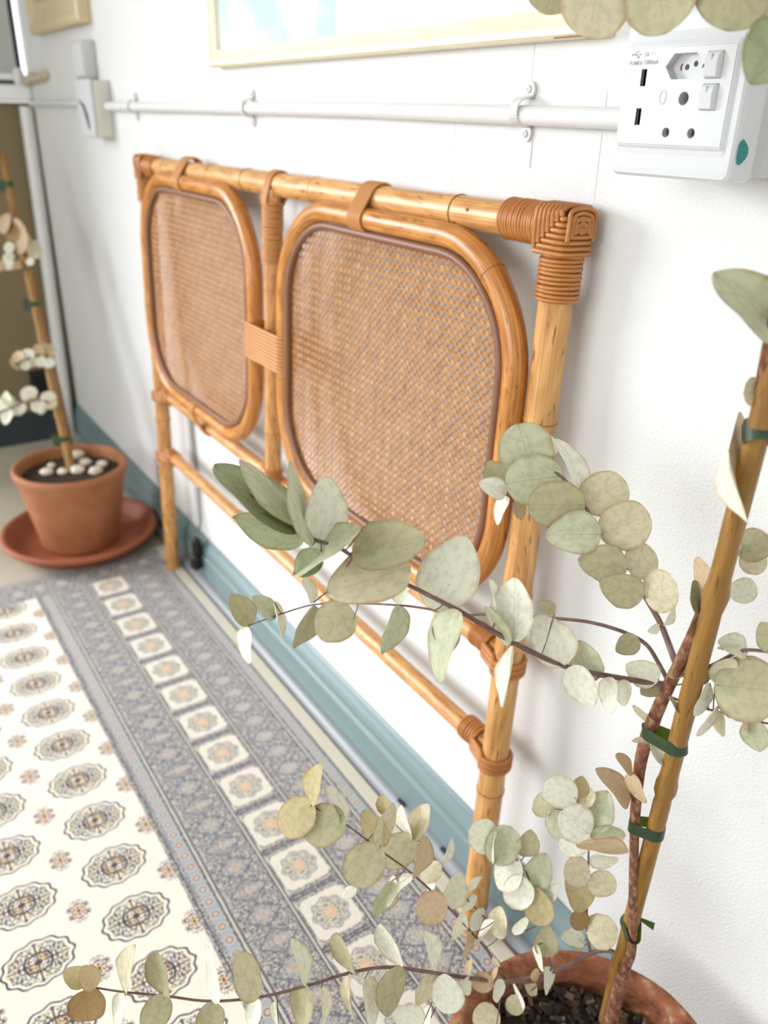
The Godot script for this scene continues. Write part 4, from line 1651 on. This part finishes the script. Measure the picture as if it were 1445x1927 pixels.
# ---------------------------------------------------------------- the near plant
func right_plant():
	make_leaf_meshes()
	var c := Vector3(1.709, 0.0085, 0.231)
	var p := thing("potted_eucalyptus", "dried silver dollar eucalyptus tied to a bamboo stake in the near terracotta pot", "potted plant", c)
	var st := begin()
	lathe(st, Vector3.ZERO, [Vector2(0.0, 0.0), Vector2(0.095, 0.0), Vector2(0.100, 0.004), Vector2(0.132, 0.215), Vector2(0.147, 0.220), Vector2(0.151, 0.228), Vector2(0.153, 0.262), Vector2(0.150, 0.270), Vector2(0.143, 0.2725), Vector2(0.135, 0.270), Vector2(0.132, 0.262), Vector2(0.128, 0.215), Vector2(0.126, 0.15)], 72, 0.004)
	put("pot", st.commit(), M.old_clay, p)
	st = begin()
	lathe(st, Vector3.ZERO, [Vector2(0.129, 0.228), Vector2(0.10, 0.2335), Vector2(0.06, 0.236), Vector2(0.0, 0.238)], 40, 0.01)
	put("soil", st.commit(), M.soil, p)
	chips(p, Vector3(0, 0.236, 0), 0.122, 900, 0.0095)

	var s0 := Vector3(1.662, 0.235, 0.147)
	var s1 := at(1440, 760, 0.53)
	var dir := (s1 - s0)
	var joints := []
	for v in [1812, 1482, 1120]:
		joints.append(on_line(s0, dir, v).distance_to(s0) / (dir.length() * 1.30))
	bamboo_stake(p, s0, s0 + dir * 1.30, 0.0082, 0.0078, joints)

	# woody stem, with the few leaves that sit on it
	var trunk := [[1148, 1930, 0.900], [1161, 1870, 0.880], [1175, 1824, 0.862], [1189, 1783, 0.840], [1191, 1683, 0.802], [1193, 1599, 0.775], [1195, 1532, 0.757], [1203, 1448, 0.738], [1216, 1391, 0.728], [1236, 1340, 0.708], [1256, 1295, 0.690], [1283, 1240, 0.672], [1312, 1175, 0.652], [1345, 1085, 0.628], [1385, 940, 0.588], [1412, 830, 0.555], [1428, 745, 0.532], [1447, 640, 0.505], [1485, 480, 0.475], [1530, 300, 0.462], [1545, 120, 0.47], [1480, -60, 0.49], [1400, -95, 0.505], [1230, -95, 0.525], [1040, -75, 0.545]]
	var ctrl := []
	for q in trunk:
		ctrl.append(at(q[0], q[1], q[2]))
	var pts := smooth(ctrl, 6)
	var rad := []
	for i in pts.size():
		var t := float(i) / pts.size()
		rad.append(lerpf(lerpf(0.0078, 0.0044, minf(t / 0.14, 1.0)), 0.0062, clampf((t - 0.22) / 0.12, 0.0, 1.0)) if t < 0.36 else lerpf(0.0058, 0.0014, (t - 0.36) / 0.64))
	var stem := put("main_stem", tubemesh(pts, rad, 12), M.bark, p)
	stem.transform = p.global_transform.affine_inverse()
	var on_stem := [
		# lower stem
		[1237, 1362, 1194, 1323, 14, 4], [1222, 1398, 1189, 1391, 12, 4, 12], [1222, 1400, 1263, 1441, 22, 2, 14],
		[1190, 1454, 1156, 1421, 24, 5, 12], [1190, 1454, 1207, 1515, 30, 5, 14], [1182, 1518, 1137, 1441, 34, 5, 12],
		[1182, 1604, 1084, 1592, 30, 5, 14], [1258, 1310, 1278, 1345, 9, 4, 16],
		# along the stake
		[1408, 938, 1384, 776, 42, 5, 14], [1367, 846, 1374, 986, 34, 2, 22], [1436, 738, 1400, 738, 56, 4, -6],
		[1385, 1040, 1352, 1012, 58, 2, -22], [1392, 1042, 1448, 1010, 66, 1, -24], [1394, 1052, 1446, 1062, 50, 4, -26],
		[1376, 1118, 1421, 1104, 48, 2, -22], [1335, 1155, 1320, 1046, 46, 5, 10], [1319, 1157, 1300, 1092, 36, 6, 2],
		[1322, 1158, 1298, 1196, 22, 8, 8], [1322, 1190, 1312, 1241, 18, 5, 10],
		# the drooping top
		[1046, -66, 1030, 25, 96, 1], [1132, -70, 1112, 63, 138, 4, 4], [1236, -84, 1246, 56, 142, 1, 10], [1400, -90, 1374, 47, 148, 1, 2],
		[1518, 40, 1408, 168, 130, 6, 0], [1480, 640, 1358, 502, 92, 0, 4],
	]
	for l in on_stem:
		var best := 1e9
		var d := 0.0
		for i in trunk.size() - 1:
			for k in 9:
				var t := k / 8.0
				var q := Vector2(lerpf(trunk[i][0], trunk[i + 1][0], t) - l[0], lerpf(trunk[i][1], trunk[i + 1][1], t) - l[1]).length()
				if q < best:
					best = q
					d = lerpf(trunk[i][2], trunk[i + 1][2], t)
		d -= l[6] * 0.001 if l.size() > 6 else 0.0
		leaf(stem, at(l[0], l[1], d), at(l[2], l[3], d - rng.randf_range(-0.004, 0.008)), l[4] * d / F, l[5])

	# long branch reaching left with the big leaves
	branch(p, [[1256, 1288, 0.690], [1190, 1280, 0.683], [1060, 1253, 0.672], [940, 1195, 0.658], [870, 1153, 0.648], [762, 1098, 0.638], [690, 1066, 0.632], [640, 1032, 0.627], [585, 1012, 0.622], [530, 978, 0.620], [470, 930, 0.618]], 0.0026, 0.0010, [
		[560, 1003, 398, 882, 78, 6, -4], [575, 1012, 440, 968, 62, 6, -10], [560, 992, 468, 852, 48, 0, 6], [588, 1026, 538, 869, 40, 0, 8],
		[606, 1024, 610, 896, 82, 2, -4], [678, 992, 556, 1088, 48, 0, 14], [604, 1038, 557, 1084, 52, 6, 6],
		[662, 1040, 804, 1024, 96, 1, 2], [772, 1066, 616, 1120, 108, 4, 12], [818, 1148, 874, 1007, 116, 2, -8], [866, 1150, 800, 1276, 62, 0, 14],
		[832, 1160, 850, 1226, 52, 1, -14], [590, 1134, 575, 1086, 22, 2, -8],
		[965, 1207, 972, 1086, 82, 3, 6], [957, 1215, 916, 1139, 28, 0, 4], [964, 1215, 954, 1333, 26, 3, 12], [934, 1155, 929, 1090, 12, 3, -10],
		[1062, 1253, 1014, 1160, 86, 2, 2], [1043, 1155, 1014, 1130, 26, 1, -10], [1120, 1280, 1088, 1206, 60, 0, -8], [1076, 1252, 1112, 1332, 60, 2, 10],
		[1150, 1274, 1143, 1343, 38, 2, 8], [1180, 1280, 1164, 1328, 34, 2, 6], [1240, 1278, 1178, 1252, 56, 2, 4], [1242, 1282, 1204, 1306, 40, 1, -8],
		[1290, 1254, 1256, 1272, 24, 7, 16], [1300, 1282, 1326, 1248, 46, 7, 10]], M.twig)
	# branch going up to the left, round leaves in pairs
	branch(p, [[1272, 1250, 0.682], [1244, 1176, 0.698], [1213, 1121, 0.708], [1185, 1070, 0.716], [1133, 1006, 0.726], [1098, 950, 0.734], [1055, 896, 0.742], [1000, 880, 0.748], [955, 930, 0.752]], 0.0028, 0.0009, [
		[1002, 893, 975, 798, 104, 0, -10], [950, 925, 916, 868, 56, 1, -16], [1054, 896, 953, 908, 100, 0, 0], [1094, 950, 997, 952, 92, 1, 8],
		[1092, 926, 1066, 820, 38, 3, -8], [1042, 856, 1036, 820, 14, 3, -14], [1100, 948, 1178, 904, 88, 4, -4], [1134, 1004, 1220, 968, 94, 4, 4],
		[1131, 1006, 1030, 1002, 86, 0, 12], [1180, 1070, 1088, 1052, 76, 1, 12], [1187, 1072, 1236, 1034, 72, 4, 6], [1212, 1120, 1128, 1096, 70, 1, 16], [1217, 1124, 1268, 1100, 84, 4, 10],
		[1241, 1178, 1222, 1190, 16, 2, 6], [1248, 1178, 1278, 1142, 14, 2, 6], [952, 930, 905, 906, 40, 3, 0], [957, 935, 926, 983, 24, 3, 4], [968, 945, 985, 978, 26, 5, 2]], M.twig)
	# thin branch arching left behind it
	branch(p, [[1256, 1280, 0.692], [1238, 1246, 0.70], [1215, 1212, 0.708], [1175, 1190, 0.718], [1115, 1172, 0.735], [1050, 1164, 0.752], [935, 1156, 0.785], [870, 1157, 0.80], [800, 1145, 0.82], [750, 1139, 0.83], [660, 1135, 0.845], [590, 1138, 0.855], [530, 1155, 0.865], [466, 1178, 0.875]], 0.0020, 0.0007, [
		[1202, 1202, 1158, 1226, 42, 1, 4], [470, 1178, 437, 1116, 46, 1, 0], [466, 1180, 460, 1250, 30, 3, 0], [516, 1165, 484, 1119, 32, 0, 0], [517, 1132, 530, 1204, 16, 3, 4],
		[665, 1164, 592, 1178, 82, 1, 6], [592, 1140, 560, 1224, 42, 1, 4], [751, 1139, 724, 1233, 44, 0, 4], [748, 1137, 766, 1086, 32, 0, 0]], M.twig)
	# right-hand cluster
	branch(p, [[1268, 1270, 0.685], [1300, 1268, 0.672], [1345, 1250, 0.660], [1400, 1224, 0.645], [1470, 1228, 0.630], [1540, 1215, 0.62]], 0.0022, 0.0010, [
		[1406, 1226, 1362, 1204, 42, 2, -6], [1384, 1222, 1352, 1215, 16, 4, 2], [1346, 1286, 1382, 1238, 52, 4, 8], [1352, 1290, 1462, 1300, 124, 1, 14], [1470, 1226, 1432, 1172, 56, 1, -2]], M.twig)
	branch(p, [[1256, 1310, 0.694], [1305, 1327, 0.684], [1360, 1342, 0.672], [1406, 1354, 0.662], [1460, 1364, 0.65]], 0.0012, 0.0008, [
		[1346, 1288, 1376, 1351, 36, 1, 14], [1336, 1286, 1300, 1344, 24, 2, 18], [1351, 1330, 1304, 1380, 15, 2, 10], [1356, 1340, 1351, 1387, 26, 4, 8], [1414, 1353, 1430, 1416, 52, 0, 2], [1406, 1356, 1402, 1384, 10, 5, 6]], M.twig)
	# upright twig from the pot, in front of the wall
	branch(p, [[1112, 1796, 0.882], [1105, 1760, 0.884], [1104, 1716, 0.882], [1107, 1676, 0.878], [1107, 1620, 0.874], [1107, 1569, 0.868], [1092, 1520, 0.862]], 0.0016, 0.0008, [
		[1042, 1522, 1006, 1510, 50, 1, -8], [1082, 1500, 1024, 1482, 62, 2, 2], [1062, 1576, 1030, 1508, 46, 2, 0], [1107, 1568, 1056, 1528, 72, 3, 8],
		[1086, 1502, 1096, 1460, 36, 7, -8], [1096, 1516, 1114, 1484, 34, 4, -10], [1108, 1563, 1142, 1490, 68, 0, -4], [1108, 1573, 1178, 1574, 46, 0, 2], [1107, 1576, 1052, 1598, 52, 2, 4],
		[1108, 1614, 1165, 1626, 28, 2, 0], [1107, 1640, 1058, 1642, 56, 4, 6], [1102, 1713, 1076, 1650, 52, 7, 10], [1110, 1668, 1160, 1660, 48, 4, 4],
		[1099, 1746, 1084, 1717, 38, 8, 8], [1106, 1752, 1156, 1752, 62, 4, 2], [1100, 1770, 1060, 1760, 34, 2, 0], [1098, 1780, 1078, 1776, 18, 1, 4]], M.twig)
	branch(p, [[1040, 1822, 0.868], [1030, 1790, 0.872], [1024, 1745, 0.876], [1004, 1690, 0.878], [990, 1640, 0.880], [968, 1615, 0.884], [925, 1600, 0.888]], 0.0014, 0.0007, [
		[918, 1602, 903, 1542, 60, 2, -4], [932, 1622, 962, 1556, 66, 0, 2], [928, 1626, 919, 1564, 16, 3, 0], [986, 1612, 1000, 1563, 44, 1, -8], [980, 1642, 928, 1642, 72, 2, 6],
		[996, 1672, 1028, 1610, 56, 0, 0], [1001, 1688, 949, 1668, 62, 2, 12], [1022, 1743, 1004, 1672, 52, 7, 14], [1030, 1698, 1050, 1664, 24, 2, 4], [964, 1756, 996, 1727, 20, 2, 2],
		[1025, 1802, 1030, 1742, 46, 1, 2], [1012, 1778, 1022, 1828, 14, 3, 8], [1026, 1818, 1038, 1874, 24, 2, 4], [988, 1848, 1010, 1870, 26, 4, 0], [1016, 1835, 997, 1836, 22, 5, 0], [968, 1850, 984, 1900, 10, 3, 4], [980, 1880, 956, 1904, 36, 1, 2]], M.twig)
	# branch over the rug towards the upper left
	branch(p, [[1046, 1838, 0.872], [960, 1847, 0.866], [913, 1783, 0.862], [876, 1743, 0.856], [839, 1703, 0.850], [775, 1644, 0.840], [711, 1597, 0.830], [651, 1552, 0.820], [584, 1516, 0.812]], 0.0017, 0.0008, [
		[586, 1516, 522, 1562, 72, 7, 0], [585, 1514, 597, 1438, 33, 7, 0], [642, 1534, 570, 1574, 78, 1, 8], [648, 1550, 622, 1477, 30, 2, 2], [714, 1595, 690, 1520, 46, 7, -4],
		[716, 1597, 735, 1509, 36, 4, 4], [724, 1535, 722, 1493, 28, 7, -8], [712, 1598, 655, 1662, 76, 1, 8], [668, 1668, 645, 1692, 22, 3, -6], [779, 1648, 718, 1694, 20, 2, 8],
		[737, 1658, 709, 1729, 38, 0, 0], [838, 1703, 786, 1714, 62, 5, 10], [783, 1650, 800, 1574, 32, 5, 4], [870, 1718, 856, 1772, 26, 2, 0], [886, 1752, 868, 1803, 14, 5, 2],
		[930, 1734, 893, 1778, 16, 3, 8], [936, 1766, 945, 1704, 40, 4, 0], [742, 1648, 748, 1690, 16, 3, -8]], M.twig)
	branch(p, [[1000, 1812, 0.882], [960, 1783, 0.892], [915, 1730, 0.905], [873, 1686, 0.915], [826, 1626, 0.925], [775, 1580, 0.93], [745, 1553, 0.932]], 0.0011, 0.0006, [
		[777, 1580, 720, 1624, 62, 1, 6], [775, 1578, 810, 1514, 42, 4, 0], [772, 1578, 750, 1520, 20, 2, -4], [828, 1624, 793, 1662, 36, 4, 4], [830, 1628, 859, 1583, 14, 3, 0],
		[843, 1710, 870, 1648, 44, 2, 6], [876, 1676, 903, 1646, 14, 2, 0], [873, 1712, 896, 1684, 24, 2, 4], [906, 1708, 890, 1757, 24, 2, 6], [822, 1632, 812, 1690, 20, 3, -4]], M.twig)
	# long low branch along the bottom
	branch(p, [[1176, 1818, 0.862], [1150, 1790, 0.868], [1111, 1794, 0.876], [1047, 1826, 0.872], [960, 1847, 0.862], [873, 1839, 0.845], [792, 1827, 0.825], [728, 1820, 0.805], [661, 1830, 0.790], [581, 1854, 0.775], [490, 1876, 0.760], [396, 1884, 0.745], [309, 1874, 0.735], [235, 1867, 0.725], [181, 1859, 0.718]], 0.0027, 0.0008, [
		[162, 1852, 121, 1826, 38, 7, 2], [180, 1860, 152, 1818, 40, 5, 4], [182, 1861, 138, 1930, 70, 8, 2], [234, 1868, 243, 1782, 26, 4, 0], [233, 1868, 222, 1934, 26, 2, 2],
		[306, 1873, 303, 1788, 46, 1, 0], [308, 1876, 276, 1942, 56, 1, 2], [398, 1881, 396, 1778, 26, 3, 0], [397, 1885, 390, 1955, 56, 1, 2], [488, 1875, 438, 1796, 60, 4, 2], [488, 1880, 474, 1940, 30, 2, 0],
		[576, 1852, 552, 1766, 30, 2, 2], [580, 1856, 560, 1932, 52, 1, 4], [604, 1860, 622, 1938, 26, 3, -6], [660, 1829, 640, 1751, 34, 1, 2], [658, 1832, 650, 1929, 24, 4, 4], [686, 1842, 702, 1934, 36, 3, -6],
		[749, 1817, 720, 1736, 38, 2, 2], [748, 1818, 726, 1911, 52, 1, 4], [820, 1825, 812, 1754, 24, 3, 0], [812, 1828, 790, 1897, 40, 4, -4], [842, 1908, 838, 1830, 66, 2, 12], [795, 1927, 738, 1900, 46, 2, 2],
		[926, 1850, 888, 1846, 36, 5, 4], [936, 1843, 935, 1885, 24, 2, 6], [876, 1840, 882, 1872, 22, 2, 4], [880, 1836, 883, 1804, 14, 5, 2], [934, 1932, 895, 1896, 52, 4, 6], [926, 1848, 940, 1822, 12, 5, 2], [938, 1820, 928, 1800, 12, 4, 2],
		[524, 1932, 515, 1888, 10, 2, 0], [800, 1935, 806, 1893, 20, 3, -8]], M.twig)
	# green tape ties
	for k in [[1220, 1376, 0.722, 1402, 0.0056, 0.0125], [1194, 1553, 0.762, 1562, 0.0056, 0.0130], [1190, 1762, 0.832, 1738, 0.0064, 0.0125], [1413, 822, 0.553, 812, 0.0060, 0.0160]]:
		tape(p, at(k[0], k[1], k[2]), on_line(s0, dir, k[3]), k[4], 0.0090, k[5], Vector3(0.020, -0.004, -0.012) if k[1] == 1762 else Vector3.ZERO)


# The point of the line from a along d that the photograph shows at height v.
func on_line(a: Vector3, d: Vector3, v: float) -> Vector3:
	var lo := 0.0
	var hi := 1.3
	for i in 30:
		var m := (lo + hi) / 2.0
		var q: Vector3 = cam.transform.affine_inverse() * (a + d * m)
		if 963.5 + F * q.y / q.z > v:
			lo = m
		else:
			hi = m
	return a + d * (lo + hi) / 2.0


# ---------------------------------------------------------------- the far plant
func left_plant():
	if leaf_meshes.is_empty():
		make_leaf_meshes()
	var c := Vector3(-0.290, 0.0, 0.245)
	var sa := begin()
	lathe(sa, Vector3.ZERO, [Vector2(0.0, 0.002), Vector2(0.165, 0.0), Vector2(0.180, 0.006), Vector2(0.205, 0.034), Vector2(0.216, 0.036), Vector2(0.222, 0.043), Vector2(0.220, 0.051), Vector2(0.210, 0.054), Vector2(0.200, 0.049), Vector2(0.180, 0.022), Vector2(0.165, 0.014), Vector2(0.0, 0.014)], 64)
	var sauc = tag(put("plant_saucer", sa.commit(), M.saucer), "round terracotta saucer on the floor beneath the far pot", "saucer")
	sauc.position = c + Vector3(0, 0.009, 0)
	var b := c + Vector3(0.008, 0.0235, 0.003)
	var p := thing("potted_tree", "far terracotta pot holding a thin dried plant tied to a cane stake", "potted plant", b)
	var st := begin()
	lathe(st, Vector3.ZERO, [Vector2(0.0, 0.0), Vector2(0.104, 0.0), Vector2(0.109, 0.004), Vector2(0.147, 0.205), Vector2(0.152, 0.212), Vector2(0.157, 0.228), Vector2(0.156, 0.238), Vector2(0.150, 0.243), Vector2(0.143, 0.240), Vector2(0.139, 0.230), Vector2(0.134, 0.17)], 64)
	put("pot", st.commit(), M.clay, p)
	st = begin()
	lathe(st, Vector3.ZERO, [Vector2(0.137, 0.208), Vector2(0.09, 0.214), Vector2(0.0, 0.217)], 32, 0.008)
	put("soil", st.commit(), M.soil, p)
	# white pebbles: things of their own, lying on the soil
	for k in [[72, 860, 0.017], [145, 856, 0.019], [160, 870, 0.018], [192, 873, 0.016], [88, 888, 0.019], [118, 887, 0.015], [146, 884, 0.020], [180, 886, 0.018], [97, 876, 0.012]]:
		var d := 2.3
		var e: Vector3 = at(k[0], k[1], 1.0) - cam.position
		var y: float = b.y + 0.2145 + k[2] * 0.42
		var pos: Vector3 = cam.position + e * ((y - cam.position.y) / e.y)
		var stn := begin()
		var f1 := rng.randf_range(0.9, 1.25)
		var f2 := rng.randf_range(0.55, 0.7)
		var prof := []
		for i in 9:
			var a := -PI / 2 + PI * i / 8
			prof.append(Vector2(maxf(cos(a), 0.0) * k[2], sin(a) * k[2] * f2))
		lathe(stn, Vector3.ZERO, prof, 16, 0.05)
		var o = tag(put("pebble", stn.commit(), M.pebble), "white pebble lying on the soil in the far terracotta pot", "pebble", "white pebbles on the soil of the far pot")
		o.position = pos
		o.rotation.y = rng.randf() * TAU
		o.scale = Vector3(f1, 1, 1)
	var s0 := b + Vector3(-0.012, 0.205, -0.005)
	var s1 := at(4, 292, 2.42)
	bamboo_stake(p, s0, s0 + (s1 - s0) * 1.0, 0.0135, 0.0120, [0.18, 0.42, 0.66, 0.86])
	var line := [[133, 838, 2.40], [112, 745, 2.40], [93, 660, 2.40], [70, 560, 2.40], [50, 490, 2.40], [30, 415, 2.40], [8, 330, 2.41], [-10, 250, 2.41]]
	branch(p, line, 0.010, 0.004, [
		[42, 478, 30, 410, 26, 5, 20], [40, 470, 52, 440, 26, 4, 20], [30, 455, 16, 412, 30, 8, 20], [25, 470, 8, 462, 22, 3, 20], [58, 486, 72, 452, 28, 4, 10], [22, 492, 10, 478, 24, 3, 20], [30, 500, 44, 498, 20, 5, 20],
		[60, 498, 52, 486, 16, 3, 20], [5, 440, 14, 400, 24, 5, 20]], M.bark)
	branch(p, [[58, 505, 2.39], [35, 508, 2.37], [0, 512, 2.34], [-40, 515, 2.32]], 0.003, 0.002, [
		[20, 508, 12, 488, 22, 2], [34, 508, 30, 496, 18, 5], [2, 510, -6, 492, 24, 5]], M.twig)
	branch(p, [[97, 676, 2.39], [78, 668, 2.36], [50, 676, 2.33], [24, 688, 2.31]], 0.0035, 0.002, [
		[30, 686, 20, 690, 26, 7], [40, 680, 30, 664, 24, 5], [52, 676, 54, 656, 24, 3], [60, 674, 62, 690, 24, 3], [74, 670, 78, 690, 24, 3], [70, 668, 74, 648, 22, 5], [86, 672, 96, 690, 24, 3], [90, 668, 98, 648, 22, 4], [48, 680, 46, 696, 20, 2], [84, 668, 84, 644, 18, 7]], M.twig)
	branch(p, [[118, 768, 2.38], [95, 758, 2.35], [60, 752, 2.31], [25, 765, 2.28], [-10, 780, 2.26]], 0.0035, 0.002, [
		[96, 758, 84, 738, 30, 3], [92, 758, 104, 770, 26, 4], [74, 752, 66, 776, 26, 3], [60, 752, 48, 732, 34, 3], [52, 754, 62, 742, 26, 7], [46, 758, 26, 782, 22, 2], [40, 756, 34, 782, 22, 3], [22, 766, 6, 740, 24, 2], [16, 768, 10, 800, 22, 3], [8, 772, -4, 750, 26, 3], [78, 754, 76, 780, 22, 3], [14, 764, 12, 736, 18, 2]], M.twig)
	# tape ties
	for k in [[121, 790, 0.10], [62, 560, 0.52], [16, 345, 0.90]]:
		tape(p, s0.lerp(s1, k[2]) + Vector3(-0.02, 0, 0.02), s0.lerp(s1, k[2]), 0.010, 0.0145, 0.030, Vector3.ZERO)
